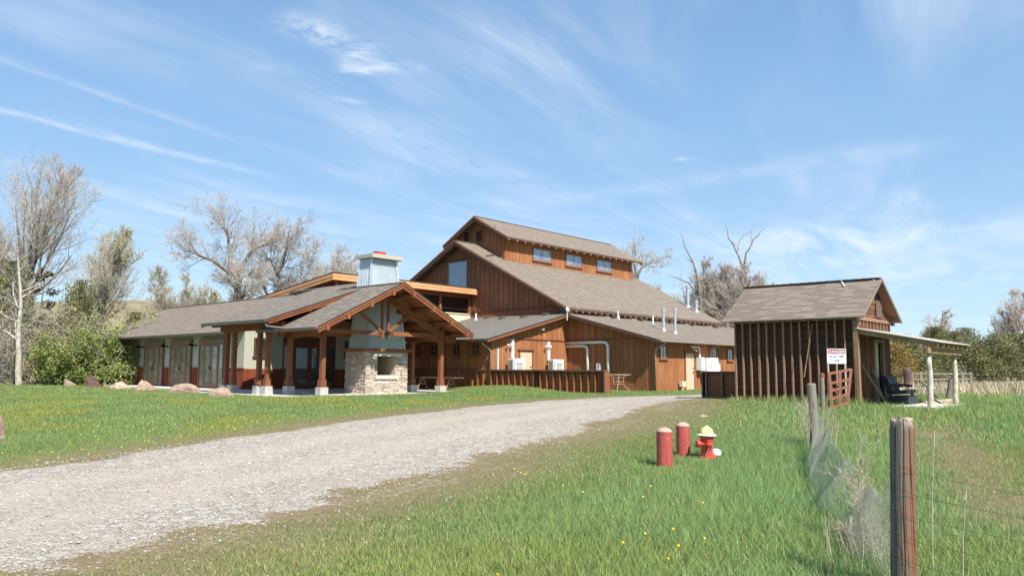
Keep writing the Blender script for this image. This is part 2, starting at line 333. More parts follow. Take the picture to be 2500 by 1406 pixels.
MT['hill'] = m_hill()
# ------------------------------------------------------------------ mesh builder
class MB:
    def __init__(s): s.v = []; s.f = []; s.c = []
    def add(s, vs, fs, col=None):
        o = len(s.v); s.v += [tuple(map(float, p)) for p in vs]; s.f += [tuple(i+o for i in f) for f in fs]; s.c += [col]*len(fs); return s
    def box(s, x0, x1, y0, y1, z0, z1, col=None):
        return s.add([(x, y, z) for z in (z0, z1) for x, y in ((x0, y0), (x1, y0), (x1, y1), (x0, y1))],
                     [(0, 3, 2, 1), (4, 5, 6, 7), (0, 1, 5, 4), (1, 2, 6, 5), (2, 3, 7, 6), (3, 0, 4, 7)], col)
    def beam(s, p, q, w, h, up=(0, 0, 1)):
        p = Vector(p); q = Vector(q); d = (q-p).normalized(); up = Vector(up); r = d.cross(up)
        if r.length < 1e-4: r = d.cross(Vector((1, 0, 0)))
        r.normalize(); u = r.cross(d); r *= w/2; u *= h/2
        return s.add([p-r-u, p+r-u, p+r+u, p-r+u, q-r-u, q+r-u, q+r+u, q-r+u], [(0, 1, 2, 3), (4, 7, 6, 5), (0, 4, 5, 1), (1, 5, 6, 2), (2, 6, 7, 3), (3, 7, 4, 0)])
    def prism(s, pts, ax, c0, c1):   # polygon in the two other axes, extruded along ax
        def mk(p, c): return {0: (c, p[0], p[1]), 1: (p[0], c, p[1]), 2: (p[0], p[1], c)}[ax]
        k = len(pts); return s.add([mk(p, c0) for p in pts]+[mk(p, c1) for p in pts], [tuple(range(k))[::-1], tuple(range(k, 2*k))]+[(i, (i+1) % k, k+(i+1) % k, k+i) for i in range(k)])
    def slab(s, pts, t):
        k = len(pts); return s.add(list(pts)+[(p[0], p[1], p[2]-t) for p in pts], [tuple(range(k)), tuple(range(k, 2*k))[::-1]]+[(i, k+i, k+(i+1) % k, (i+1) % k) for i in range(k)])
    def tube(s, pts, r, n=8, r1=None, cap=True):
        pts = [Vector(p) for p in pts]; m = len(pts); vs = []; ref = None
        for i, p in enumerate(pts):
            d = (pts[min(i+1, m-1)]-pts[max(i-1, 0)]).normalized()
            if ref is None: ref = Vector((0, 0, 1)) if abs(d.z) < .9 else Vector((1, 0, 0))
            a = (ref-d*ref.dot(d)).normalized(); ref = a; b = d.cross(a); rr = r if r1 is None else r+(r1-r)*i/(m-1)
            if isinstance(r, (list, tuple)): rr = r[i]
            vs += [p+a*math.cos(2*math.pi*k/n)*rr+b*math.sin(2*math.pi*k/n)*rr for k in range(n)]
        fs = [(i*n+k, i*n+(k+1) % n, (i+1)*n+(k+1) % n, (i+1)*n+k) for i in range(m-1) for k in range(n)]
        if cap: fs += [tuple(range(n))[::-1], tuple(range((m-1)*n, m*n))]
        return s.add(vs, fs)
    def lathe(s, prof, c, n=20, ax=(0, 0, 1)):
        c = Vector(c); q = Vector((0, 0, 1)).rotation_difference(Vector(ax)); vs = []; m = len(prof)
        for r, z in prof: vs += [c+q@Vector((r*math.cos(2*math.pi*k/n), r*math.sin(2*math.pi*k/n), z)) for k in range(n)]
        return s.add(vs, [(i*n+k, i*n+(k+1) % n, (i+1)*n+(k+1) % n, (i+1)*n+k) for i in range(m-1) for k in range(n)]+[tuple(range(n))[::-1], tuple(range((m-1)*n, m*n))])
def autouv(me):
    uv = me.uv_layers.new(name='UVMap').data; vs = me.vertices
    for p in me.polygons:
        n = p.normal
        if abs(n.z) > .985: U = Vector((1, 0, 0)); V = Vector((0, 1, 0))
        else: U = Vector((-n.y, n.x, 0)).normalized(); V = n.cross(U)
        if V.z < 0: V = -V
        for li in p.loop_indices:
            co = vs[me.loops[li].vertex_index].co; uv[li].uv = (co.dot(U)+.013, co.dot(V)+.017)
def mesh_of(mb, mat, org=(0, 0, 0), smooth=False, recalc=True):
    me = bpy.data.meshes.new('m'); o = Vector(org)
    me.from_pydata([Vector(p)-o for p in mb.v], [], mb.f)
    if recalc:
        bm = bmesh.new(); bm.from_mesh(me)
        if any(c is not None for c in mb.c): pass
        bmesh.ops.recalc_face_normals(bm, faces=bm.faces); bm.to_mesh(me); bm.free()
    me.update(); autouv(me)
    if any(c is not None for c in mb.c):
        at = me.color_attributes.new('Col', 'FLOAT_COLOR', 'CORNER').data
        for p, c in zip(me.polygons, mb.c):
            for li in p.loop_indices: at[li].color = tuple(c)+(1,)
    if smooth: me.polygons.foreach_set('use_smooth', [True]*len(me.polygons))
    me.materials.append(mat if not isinstance(mat, str) else MT[mat]); return me
LINK = sc.collection.objects.link
def tag(o, label, cat, group=None, kind=None):
    if label: o['label'] = label
    if cat: o['category'] = cat
    if group: o['group'] = group
    if kind: o['kind'] = kind
    return o
def thing(name, label, cat, org, frame='W', group=None, rot=0.):   # Empty at the thing's base; in frame 'B' origin and parts are (a, b, z)
    o = bpy.data.objects.new(name, None); LINK(o); o.empty_display_size = .3
    if frame == 'B': x, y = W(org[0], org[1]); o.location = (x, y, org[2]); o.rotation_euler = (0, 0, ROTB+rot)
    else: o.location = org; o.rotation_euler = (0, 0, rot)
    o['org'] = org; tag(o, label, cat, group); return o
def part(name, mb, mat, par, org=None, smooth=False, label=None):
    if org is None:
        r = par
        while r.parent: r = r.parent
        org = tuple(r['org'])
    me = mesh_of(mb, mat, org, smooth); o = bpy.data.objects.new(name, me); me.name = name; LINK(o); o.parent = par
    if label: o['label'] = label
    return o
def solo(name, mb, mat, org, label, cat, frame='W', group=None, kind=None, smooth=False):
    me = mesh_of(mb, mat, org, smooth); o = bpy.data.objects.new(name, me); me.name = name; LINK(o)
    if frame == 'B': x, y = W(org[0], org[1]); o.location = (x, y, org[2]); o.rotation_euler = (0, 0, ROTB)
    else: o.location = org
    return tag(o, label, cat, group, kind)
def kids(o): return [c for c in bpy.data.objects if c.parent == o]
def dup(o, loc=None, rz=None, label=None, par=None, scale=None, tree=None):
    c = o.copy(); LINK(c); c.parent = par
    if loc is not None: c.location = loc
    if rz is not None: c.rotation_euler = (c.rotation_euler[0], c.rotation_euler[1], rz)
    if scale is not None: c.scale = scale
    if label: c['label'] = label
    for k in (kids(o) if tree is None else tree.get(o.name, [])): dup(k, par=c)
    return c
def npmesh(name, V, Fc, k, col=None, mat=None, smooth=False):
    me = bpy.data.meshes.new(name); V = np.asarray(V, np.float32); Fc = np.asarray(Fc, np.int32)
    me.vertices.add(len(V)); me.vertices.foreach_set('co', V.ravel()); n = len(Fc)
    me.loops.add(n*k); me.loops.foreach_set('vertex_index', Fc.ravel()); me.polygons.add(n)
    me.polygons.foreach_set('loop_start', np.arange(n, dtype=np.int32)*k); me.polygons.foreach_set('loop_total', np.full(n, k, np.int32))
    if col is not None:
        at = me.color_attributes.new('Col', 'FLOAT_COLOR', 'POINT'); c4 = np.ones((len(V), 4), np.float32); c4[:, :3] = col; at.data.foreach_set('color', c4.ravel())
    me.update(calc_edges=True)
    if smooth: me.polygons.foreach_set('use_smooth', np.ones(n, bool))
    if mat: me.materials.append(MT[mat] if isinstance(mat, str) else mat)
    return me
# ------------------------------------------------------------------ ground and road
def lush(x, y):      # 0 bare/trodden .. 1 lush
    ri = -road_in(x, y); side = x-np.interp(y, LOY, LOX)      # side > 0: right of the road
    n = vn(x, y, .45, 5)*.6+vn(x, y, 1.7, 6)*.4
    right = ss(.1, 3.0+2.2*n, side)*1.0+(n-.5)*.45
    v = np.where(side > 0, right, ss(.2, 2.6, ri)*.85+.12+(n-.5)*.35)
    v = np.where((side > 0) & (y > 17) & (x < 9.5) & (y < 28), v*.72, v)
    dry = np.exp(-(((x-8.1-(y-14)*.46)/(.9+.5*n))**2))*ss(6, 10, y)*(1-ss(17, 23, y)); v = v-dry*.85
    return np.clip(v, 0, 1)
def grid(xs, ys, zf, name, mat, kind, label, extra=0.):
    X_, Y_ = np.meshgrid(xs, ys); Z = zf(X_, Y_)+extra; V = np.stack([X_.ravel(), Y_.ravel(), Z.ravel()], 1)
    nx, ny = len(xs), len(ys); i = np.arange(nx-1)[None]+nx*np.arange(ny-1)[:, None]; i = i.ravel()
    me = npmesh(name, V, np.stack([i, i+1, i+nx+1, i+nx], 1), 4, np.repeat(lush(X_.ravel(), Y_.ravel())[:, None], 3, 1), mat, True)
    o = bpy.data.objects.new(name, me); LINK(o); return tag(o, label, 'ground', None, kind)
xs = np.concatenate([np.linspace(-1500, -110, 12), np.linspace(-100, -32, 18), np.linspace(-30, 34, 160), np.linspace(36, 110, 26), np.linspace(130, 1500, 12)])
ys = np.concatenate([np.linspace(-400, -25, 6), np.linspace(-20, 50, 176), np.linspace(52, 140, 34), np.linspace(160, 2500, 14)])
grid(xs, ys, zt, 'ground', 'ground', 'structure', 'green and tan turf ground stretching to the horizon')
vs = []; ec = []; NU = 34; yy = np.concatenate([np.arange(1.5, 20, .16), np.arange(20, 40, .3), np.arange(40, 88, 1.)])
for y in yy:
    x0 = np.interp(y, UPY, UPX)+(vn(0, y, 1.1, 1)-.5)*.9+(vn(0, y, 5, 2)-.5)*.3; x1 = np.interp(y, LOY, LOX)+.45+(vn(0, y, 1.1, 3)-.5)*1.0+(vn(0, y, 5, 4)-.5)*.5
    t = np.linspace(0, 1, NU); x = x0+(x1-x0)*t; z = zt(x, np.full(NU, y))+.05*np.clip(np.minimum(t, 1-t)/.06, 0, 1)-.03
    vs.append(np.stack([x, np.full(NU, y), z], 1)); ec.append(np.clip(np.minimum(t/.10, (1-t)/.14), 0, 1))
V = np.concatenate(vs); i = (np.arange(NU-1)[None]+NU*np.arange(len(yy)-1)[:, None]).ravel()
o = bpy.data.objects.new('gravel_road', npmesh('gravel_road', V, np.stack([i, i+1, i+NU+1, i+NU], 1), 4, np.stack([np.concatenate(ec), np.tile(np.linspace(0, 1, NU), len(yy)), np.zeros(NU*len(yy))], 1), 'gravel', True)); LINK(o)
tag(o, 'pale gravel drive curving past the building', 'road', None, 'structure')
# hill on the left far behind
hx = np.linspace(-900, -120, 60); hy = np.linspace(420, 900, 30)
def hz(x, y): return 62*np.exp(-((y-700)/190)**2)*(1-ss(-330, -130, x))*(.93+.14*vn(x, y, .012, 3))*ss(430, 540, y)+zt(x, y)-.5
grid(hx, hy, hz, 'hill', 'hill', 'structure', 'dry tan hillside far behind the left trees')
# porch slab
s = MB(); s.prism([(15.9, 25.75), (26.8, 25.75), (29.4, 27.6), (29.4, 36.7), (19.8, 36.7), (19.8, 54.6), (18.0, 54.6), (18.0, 36.2), (15.9, 35.4)], 2, -.22, 0)
solo('porch_slab', s, 'conc', (20, 30, 0), 'pale concrete slab under the porch posts', 'paving', 'B', kind='structure')
# ------------------------------------------------------------------ main building
BLD = thing('lodge_building', 'large brown board barn lodge with monitor roof, left wing and timber porch', 'building', (28., 30., 0.), 'B')
def battens(mb, ax, c, sg, u0, u1, sp, lo, hi, w=.05, d=.03, ex=()):
    n = int(abs(u1-u0)/sp)
    for k in range(n+1):
        u = u0+k*(u1-u0)/max(n, 1); a, b = u-w/2, u+w/2; z0 = max(lo(a), lo(b)); z1 = min(hi(a), hi(b))
        c0, c1 = sorted((c, c+sg*d)); runs = [(z0, z1)]
        for e0, e1, f0, f1 in ex:
            if b > e0 and a < e1: runs = [q for r in runs for q in ((r[0], min(r[1], f0)), (max(r[0], f1), r[1]))]
        for z0, z1 in runs:
            if z1-z0 < .06: continue
            if ax == 0: mb.box(c0, c1, a, b, z0, z1)
            else: mb.box(a, b, c0, c1, z0, z1)
K = lambda v: (lambda u: v)
# --- main gable wall (faces the camera's left), plane a = 36
def mroof(b): return 9.69-.515*abs(b-37.76)-.22
mb = MB(); mb.prism([(28.65, 3.0), (46.9, 3.0), (46.9, mroof(46.9)), (37.76, mroof(37.76)), (28.65, mroof(28.65))], 0, 36.0, 36.25)
battens(mb, 0, 36.0, -1, 29.1, 46.6, .42, K(4.86), lambda u: min(mroof(u), 8.42), .06, .035, [(37.1, 38.95, 5.8, 8.34)])
battens(mb, 0, 36.0, -1, 33.2, 42.3, .30, K(8.5), mroof, .055, .035)
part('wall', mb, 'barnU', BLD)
mb = MB(); mb.box(35.93, 36.0, 28.66, 46.9, 4.3, 4.80)
battens(mb, 0, 35.93, -1, 28.75, 46.8, .15, K(4.3), K(4.79), .022, .014)
part('skirt_board', mb, 'barnU', BLD)
mb = MB(); mb.box(35.88, 35.995, 28.67, 46.9, 4.80, 4.87); mb.box(35.95, 35.995, 34.6, 41.0, 8.42, 8.5); part('trim', mb, 'trimd', BLD)
# long wall b = 28.65 and far gable
mb = MB(); mb.box(36.25, 54.0, 28.65, 28.9, 2.8, 4.72); battens(mb, 1, 28.65, -1, 36.3, 53.95, .15, K(4.2), K(4.7), .022, .014); part('wall', mb, 'barn', BLD)
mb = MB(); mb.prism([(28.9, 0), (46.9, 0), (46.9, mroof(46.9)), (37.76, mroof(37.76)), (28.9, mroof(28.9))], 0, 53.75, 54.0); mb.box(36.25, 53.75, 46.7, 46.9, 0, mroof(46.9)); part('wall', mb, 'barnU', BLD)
# main roof
def roofpair(a0, a1, bc, zr, b0, z0, b1, z1, t, mat, ridge=True):
    mb = MB(); mb.slab([(a0, bc, zr), (a0, b0, z0), (a1, b0, z0), (a1, bc, zr)], t); mb.slab([(a0, bc, zr-.002), (a1, bc, zr-.002), (a1, b1, z1), (a0, b1, z1)], t)
    if ridge: mb.beam((a0-.01, bc, zr+.005), (a1+.01, bc, zr+.005), .22, .03)
    return part('roof', mb, mat, BLD)
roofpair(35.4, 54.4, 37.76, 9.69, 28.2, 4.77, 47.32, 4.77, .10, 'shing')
def fascia(pairs, w, h, mat='trimd', name='fascia', par=None):
    mb = MB()
    for p, q in pairs: mb.beam(p, q, w, h)
    return part(name, mb, mat, par or BLD)
fascia([((35.39, 37.76, 9.50), (35.39, 28.2, 4.57)), ((35.39, 37.76, 9.50), (35.39, 47.32, 4.57))], .05, .25)
fascia([((35.35, 37.76, 9.62), (35.35, 28.15, 4.67)), ((35.35, 37.76, 9.62), (35.35, 47.35, 4.67))], .04, .10, 'barnU')
fascia([((35.4, 28.19, 4.62), (54.4, 28.19, 4.62))], .04, .13, 'trimd')
fascia([((54.41, 37.76, 9.50), (54.41, 28.2, 4.57))], .05, .25)
# purlin ends on the left rake of the main gable, rafter tails along the eaves
tail = MB(); tail.beam((35.45, 44.9, 0), (36.0, 44.9, 0), .12, .16)
first = None
for k in range(7):
    b = 46.4-k*1.22; z = mroof(b)-.02
    t = MB(); t.beam((35.44, b, z), (36.0, b, z), .12, .16); part('purlin_end', t, 'timber', BLD)
def tails(a0, a1, n, b0, b1, z0, z1, mat='stucco', name='rafter_tail', w=.045, h=.09):
    t = MB(); t.beam((a0, b0, z0), (a0, b1, z1), w, h); f0 = part(name, t, mat, BLD)
    for k in range(1, n): dup(f0, loc=((a1-a0)*k/(n-1), 0, 0), par=BLD)
tails(35.75, 54.1, 30, 28.17, 28.64, 4.51, 4.74, 'cream', h=.08)
# monitor
MBc, MZ = 37.70, 11.61; WMX = (40.52, 44.2, 47.97)
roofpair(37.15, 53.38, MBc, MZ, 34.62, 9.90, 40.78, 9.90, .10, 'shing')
fascia([((37.14, MBc, MZ-.19), (37.14, 34.62, 9.71)), ((37.14, MBc, MZ-.19), (37.14, 40.78, 9.71))], .05, .25)
fascia([((37.10, MBc, MZ-.07), (37.10, 34.58, 9.80)), ((37.10, MBc, MZ-.07), (37.10, 40.82, 9.80))], .04, .10, 'barnU')
fascia([((37.15, 34.60, 9.77), (53.38, 34.60, 9.77))], .04, .11, 'trimd'); fascia([((53.39, MBc, MZ-.19), (53.39, 34.62, 9.71))], .05, .25)
def mon(b): return MZ-.555*abs(b-MBc)-.12
mb = MB(); mb.prism([(35.2, 8.0), (40.2, 8.0), (40.2, mon(40.2)), (MBc, mon(MBc)), (35.2, mon(35.2))], 0, 37.6, 37.8)
battens(mb, 0, 37.6, -1, 35.25, 40.15, .34, K(8.3), lambda u: min(mon(u), 10.72), .06, .035, [(38.45, 39.2, 9.8, 10.7), (37.2, 37.97, 9.7, 10.7)]); battens(mb, 0, 37.6, -1, 36.3, 39.2, .22, K(10.78), mon, .045, .035)
mb.box(37.55, 37.6, 36.0, 39.4, 10.72, 10.78); part('wall', mb, 'barnU', BLD)
mb = MB(); mb.box(37.8, 52.7, 35.2, 35.4, 8.1, mon(35.2)); battens(mb, 1, 35.2, -1, 37.65, 52.68, .36, K(8.45), K(mon(35.2)), .05, .03, [(x-.12, x+1.95, 8.6, 9.68) for x in WMX]); mb.box(37.61, 52.7, 35.15, 35.2, 8.36, 8.45)
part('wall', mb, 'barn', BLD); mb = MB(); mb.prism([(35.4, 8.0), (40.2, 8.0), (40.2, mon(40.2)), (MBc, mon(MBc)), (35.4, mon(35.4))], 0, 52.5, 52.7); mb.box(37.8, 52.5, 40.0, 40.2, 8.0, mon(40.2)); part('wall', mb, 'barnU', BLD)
tails(37.4, 53.0, 20, 34.58, 35.18, 9.66, 9.98, 'cream', h=.08)
for b0, z0 in ((38.55, 9.92), (37.3, 9.88)):      # louvred vents
    z1 = z0+.72; v = MB(); 
    for x0, x1, c0, c1 in ((b0-.07, b0, z0-.07, z1+.07), (b0+.58, b0+.65, z0-.07, z1+.07), (b0, b0+.58, z1, z1+.07), (b0, b0+.58, z0-.07, z0)): v.box(37.53, 37.599, x0, x1, c0, c1)
    fr = part('louvre_vent', v, 'barnU', BLD); v = MB(); v.box(37.555, 37.598, b0+.001, b0+.579, z0+.001, z1-.001); part('vent_back', v, 'black', fr)
    v = MB()
    for k in range(5): z = z0+.07+k*.13; v.add([(37.54, b0, z-.035), (37.54, b0+.58, z-.035), (37.585, b0+.58, z+.045), (37.585, b0, z+.045)], [(0, 1, 2, 3)])
    part('slat', v, 'barnU', fr)
# windows: frame part with pane sub-part
def window(ax, c, sg, u0, u1, z0, z1, fm='doorframe', pm='glass', fw=.07, mull=1, bars=0, sill=True, proud=.06, par=None, nm='window', lab=None):
    def bx(m, a, b, p, q, d0, d1):
        lo, hi = sorted((c+sg*d0, c+sg*d1))
        if ax == 0: m.box(lo, hi, a, b, p, q)
        else: m.box(a, b, lo, hi, p, q)
    m = MB(); d = proud; bx(m, u0-fw, u0, z0-fw, z1+fw, 0, d); bx(m, u1, u1+fw, z0-fw, z1+fw, 0, d); bx(m, u0, u1, z1, z1+fw, 0, d-.003); bx(m, u0, u1, z0-fw, z0, 0, d-.003)
    if sill: bx(m, u0-fw-.06, u1+fw+.06, z0-fw-.06, z0-fw, 0, d+.05)
    f = part(nm, m, fm, par or BLD, label=lab)
    p = MB(); bx(p, u0, u1, z0, z1, 0, d*.45); part('pane', p, pm, f)
    if mull or bars:
        m = MB()
        for k in range(1, mull+1): x = u0+(u1-u0)*k/(mull+1); bx(m, x-.02, x+.02, z0, z1, d*.46, d*.8)
        for k in range(1, bars+1): z = z0+(z1-z0)*k/(bars+1); bx(m, u0, u1, z-.012, z+.012, d*.46, d*.75)
        part('sash_bar', m, 'gutterl' if mull else fm, f)
    return f
for a0, a1 in zip(WMX, (42.37, 46.0, 49.8)): window(1, 35.2, -1, a0, a1, 8.76, 9.50, 'doorframe', 'glassb', .09)
window(0, 36.0, -1, 37.16, 38.89, 5.9, 8.27, 'gutterl', 'glassg', .05, 0, 0, False)
# --- left lean-to (faces a-), roof slopes toward the camera's left
S1 = .2486
def l1(a): return 4.47-S1*(36-a)
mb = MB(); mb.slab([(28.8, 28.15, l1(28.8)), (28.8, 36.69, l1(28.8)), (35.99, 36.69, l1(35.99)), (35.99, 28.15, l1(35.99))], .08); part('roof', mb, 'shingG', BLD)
mb = MB(); mb.prism([(29.55, 0), (35.999, 0), (35.999, l1(36)-.1), (29.55, l1(29.55)-.1)], 1, 28.6, 28.8)
battens(mb, 1, 28.6, -1, 29.6, 35.95, .15, K(0), lambda u: min(2.74, l1(u)-.1), .025, .014, [(31.72, 32.88, 0, 2.2)]); battens(mb, 1, 28.6, -1, 29.9, 35.9, .42, K(2.84), lambda u: l1(u)-.1, .05, .03)
part('wall', mb, 'barn', BLD)
mb = MB(); mb.box(29.9, 35.99, 28.54, 28.6, 2.76, 2.83); mb.box(29.5, 29.62, 28.56, 28.6, 0, 2.7); part('trim', mb, 'timber', BLD)
mb = MB(); mb.box(29.55, 29.75, 28.8, 36.6, 0, l1(29.55)-.1); battens(mb, 0, 29.55, -1, 28.7, 36.5, .2, K(1.1), K(2.6), .025, .014, [(x-.1, x+.5, 1.8, 2.5) for x in (29.52, 31.0, 32.85, 34.3)]); part('wall', mb, 'barn', BLD)
fascia([((28.79, 28.14, l1(28.79)-.10), (36.0, 28.14, l1(36)-.10))], .04, .18, 'timber'); fascia([((28.76, 28.12, l1(28.76)-.03), (36.0, 28.12, l1(36)-.03))], .03, .06, 'membrane')
def gutter(pts, mat='gutter', name='gutter', r=.055):
    mb = MB(); mb.beam(pts[0], pts[-1], .12, .11); return part(name, mb, mat, BLD)
gutter([(28.73, 28.2, l1(28.8)-.07), (28.73, 36.6, l1(28.8)-.07)])
mb = MB(); mb.tube([(28.75, 28.5, 2.55), (28.8, 28.5, 2.42), (29.3, 28.5, 2.15), (29.42, 28.5, 2.0), (29.42, 28.5, .12)], .05, 8); part('downpipe', mb, 'gutterl', BLD, smooth=True)
for u0, u1 in ((29.52, 29.92), (31.0, 31.4), (32.85, 33.25), (34.3, 34.7)): window(0, 29.55, -1, u0, u1, 1.92, 2.36, 'timber', 'glassk', .08, 1, 1, True)
# stud and board wainscot along the left lean-to
mb = MB(); mb.box(29.47, 29.55, 28.9, 36.55, 0, 1.02); WS = part('wainscot', mb, 'studw', BLD)
mb = MB(); mb.box(29.32, 29.56, 28.85, 36.6, 1.02, 1.08); part('cap', mb, 'rim', WS)
for k in range(19): t = MB(); b = 29.0+k*.41; t.box(29.36, 29.47, b, b+.045, 0, 1.02); part('stud', t, 'timber', WS)
# --- right lean-to
S2 = .262
def l2(b): return 2.72+S2*(b-22.0)
mb = MB(); mb.slab([(35.45, 22.0, l2(22)), (60, 22.0, l2(22)), (60, 28.64, l2(28.64)), (35.45, 28.64, l2(28.64))], .08); part('roof', mb, 'shing', BLD)
mb = MB(); mb.prism([(22.6, 0), (28.599, 0), (28.599, l2(28.6)-.1), (22.6, l2(22.6)-.1)], 0, 36.0, 36.2)
battens(mb, 0, 36.0, -1, 22.7, 28.5, .15, K(0), lambda u: min(2.78, l2(u)-.1), .025, .014); battens(mb, 0, 36.0, -1, 23.4, 28.4, .42, K(2.88), lambda u: l2(u)-.1, .05, .03); part('wall', mb, 'barn', BLD)
mb = MB(); mb.box(35.94, 36.0, 22.75, 28.58, 2.80, 2.86); mb.box(35.96, 36.04, 22.54, 22.6, 0, 2.6); part('trim', mb, 'timber', BLD)
mb = MB(); mb.box(36.2, 59.6, 22.6, 22.8, 0, l2(22.6)-.1); battens(mb, 1, 22.6, -1, 36.3, 59.5, .2, K(0), K(2.68), .03, .016, [(x-.1, x+.68, 1.66, 2.48) for x in (36.5, 42.25, 44.2, 47.5)]+[(39.05, 40.15, 0, 2.2)]); part('wall', mb, 'barn', BLD)
mb = MB(); mb.prism([(22.8, 0), (28.6, 0), (28.6, l2(28.6)-.1), (22.8, l2(22.8)-.1)], 0, 59.4, 59.6); mb.box(54.0, 59.4, 28.4, 28.6, 0, l2(28.4)-.1); part('wall', mb, 'barnU', BLD)
fascia([((35.44, 22.0, l2(22)-.10), (35.44, 28.6, l2(28.6)-.10))], .04, .18, 'trimd'); gutter([(35.5, 21.93, 2.66), (60, 21.93, 2.66)], 'gutterl')
mb = MB(); mb.tube([(36.0, 21.95, 2.55), (35.95, 22.1, 2.45), (35.9, 22.5, 2.2), (35.9, 22.52, 2.0), (35.9, 22.52, .1)], .045, 8); part('downpipe', mb, 'gutterl', BLD, smooth=True)
mb = MB(); mb.tube([(42.0, 21.95, 2.6), (41.98, 22.5, 2.4), (41.98, 22.52, 1.8)], .045, 8); part('downpipe', mb, 'gutterl', BLD, smooth=True)
for u0, u1 in ((36.5, 37.08), (42.25, 42.8), (44.2, 44.8), (47.5, 48.1)): window(1, 22.6, -1, u0, u1, 1.80, 2.38, 'timber', 'glassb', .08, 1, 1, True)
def door(ax, c, sg, u0, u1, z1, mat, hand, header=True):
    def bx(m, a, b, p, q, d0, d1):
        lo, hi = sorted((c+sg*d0, c+sg*d1))
        if ax == 0: m.box(lo, hi, a, b, p, q)
        else: m.box(a, b, lo, hi, p, q)
    m = MB(); bx(m, u0, u1, 0.02, z1, 0, .04); d = part('door', m, mat, BLD, label='tan painted door')
    m = MB(); bx(m, u0-.09, u0, 0, z1+.09, 0, .06); bx(m, u1, u1+.09, 0, z1+.09, 0, .06); bx(m, u0, u1, z1, z1+.09, 0, .058)
    if header: bx(m, u0-.18, u1+.18, z1+.09, z1+.16, 0, .12)
    part('door_frame', m, 'timber', d); m = MB(); bx(m, hand-.03, hand+.03, .98, 1.04, .04, .12); bx(m, hand-.035, hand+.035, 1.2, 1.27, .04, .07); part('handle', m, 'iron', d)
door(1, 28.6, -1, 31.82, 32.78, 2.05, 'tan', 32.68); door(1, 22.6, -1, 39.15, 40.05, 2.05, 'tan', 39.93)
# conduits on the courtyard walls
mb = MB(); mb.tube([(35.9, 28.6, 2.66), (35.9, 25.9, 2.66), (35.9, 25.72, 2.62), (35.9, 25.62, 2.48), (35.9, 25.6, 2.3), (35.9, 25.6, .48)], .085, 8); part('line_cover', mb, 'white', BLD, smooth=True)
mb = MB(); mb.tube([(35.9, 28.6, 2.46), (35.9, 27.3, 2.46), (35.9, 27.12, 2.42), (35.9, 27.04, 2.28), (35.9, 27.03, 2.1), (35.9, 27.03, .5)], .08, 8); part('line_cover', mb, 'white', BLD, smooth=True)
for a, z0, z1, w_ in ((31.15, 1.6, 2.74, .09), (34.2, 1.6, 2.68, .09), (30.0, 1.0, 2.2, .025)): mb = MB(); mb.box(a-w_, a+w_, 28.48, 28.58, z0, z1); part('line_cover', mb, 'white', BLD)
# roof vents
def rp(a, b): return l2(b) if a > 36 and b < 28.7 else None
for (a, b, z, top, r, mt) in ((35.06, 35.3, 4.23, 4.66, .05, 'white'), (40.64, 28.2, 4.34, 4.80, .06, 'white'), (41.0, 25.85, 3.73, 4.42, .05, 'white'), (40.69, 24.92, 3.48, 4.66, .085, 'pipeg'), (40.82, 24.2, 3.29, 4.66, .075, 'pipeg'), (53.5, 30.56, 5.98, 7.5, .12, 'pipeg'), (53.3, 29.73, 5.56, 6.3, .11, 'pipeg')):
    m = MB(); m.tube([(a, b, z-.15), (a, b, top)], r, 12); v = part('vent_pipe', m, mt, BLD, smooth=False)
    m = MB(); m.lathe([(r*2.2, -.03), (r*1.9, .03), (r*1.1, .14), (r*1.02, .14)], (a, b, z), 12); part('flashing', m, mt, v)
    if mt == 'pipeg': m = MB(); m.tube([(a, b, top-.04), (a, b, top+.16)], r*1.45, 12); part('cap', m, mt, v)
for a, b, ax in ((35.45, 34.65, 0), (34.97, 32.94, 0), (34.99, 31.16, 0), (35.44, 29.73, 0), (39.96, 28.0, 1), (42.88, 27.9, 1), (46.36, 27.9, 1), (49.49, 27.9, 1), (52.9, 27.9, 1)):
    z = l1(a) if ax == 0 else l2(b); m = MB(); m.box(a-.16, a+.16, b-.16, b+.16, z-.05, z+.07); m.box(a-.22, a+.22, b-.22, b+.22, z+.075, z+.10); part('box_vent', m, 'gutterl', BLD)
for a in (39.3, 42.2, 46.05, 49.1, 52.3):
    m = MB(); p0, p1 = (a-.9, 28.55), (a+.35, 28.15); m.beam((p0[0]+.5, p0[1], l2(p0[1])+.02), (p1[0]+.5, p1[1], l2(p1[1])+.02), .12, .03); part('flashing_strip', m, 'cream', BLD)
# --- clerestory hall roof between wing and barn
def cz(b): return 6.37-.12*(b-36.0)
mb = MB(); mb.slab([(24.62, 35.97, cz(36)+.004), (35.97, 35.97, cz(36)+.004), (35.97, 44.5, cz(44.5)+.004), (24.62, 44.5, cz(44.5)+.004)], .09); part('roof', mb, 'membrane', BLD)
mb = MB(); mb.slab([(24.8, 36.1, cz(36.1)-.09), (35.9, 36.1, cz(36.1)-.09), (35.9, 44.4, cz(44.4)-.09), (24.8, 44.4, cz(44.4)-.09)], .05); part('soffit', mb, 'timber', BLD)
fascia([((24.64, 36.0, cz(36)-.16), (24.64, 44.5, cz(44.5)-.16))], .05, .16, 'timberl'); fascia([((24.66, 36.02, cz(36)-.32), (24.66, 44.5, cz(44.5)-.32))], .05, .20, 'timberl')
fascia([((24.62, 35.99, cz(36)-.15), (35.96, 35.99, cz(36)-.15))], .05, .14, 'timberl'); fascia([((24.62, 36.01, cz(36)-.31), (35.96, 36.01, cz(36)-.31))], .05, .22, 'timberl')
for k in range(17): t = MB(); a = 25.2+k*.64; t.beam((a, 36.06, cz(36)-.22), (a, 37.6, cz(37.6)-.22), .05, .14); part('rafter', t, 'timber', BLD)
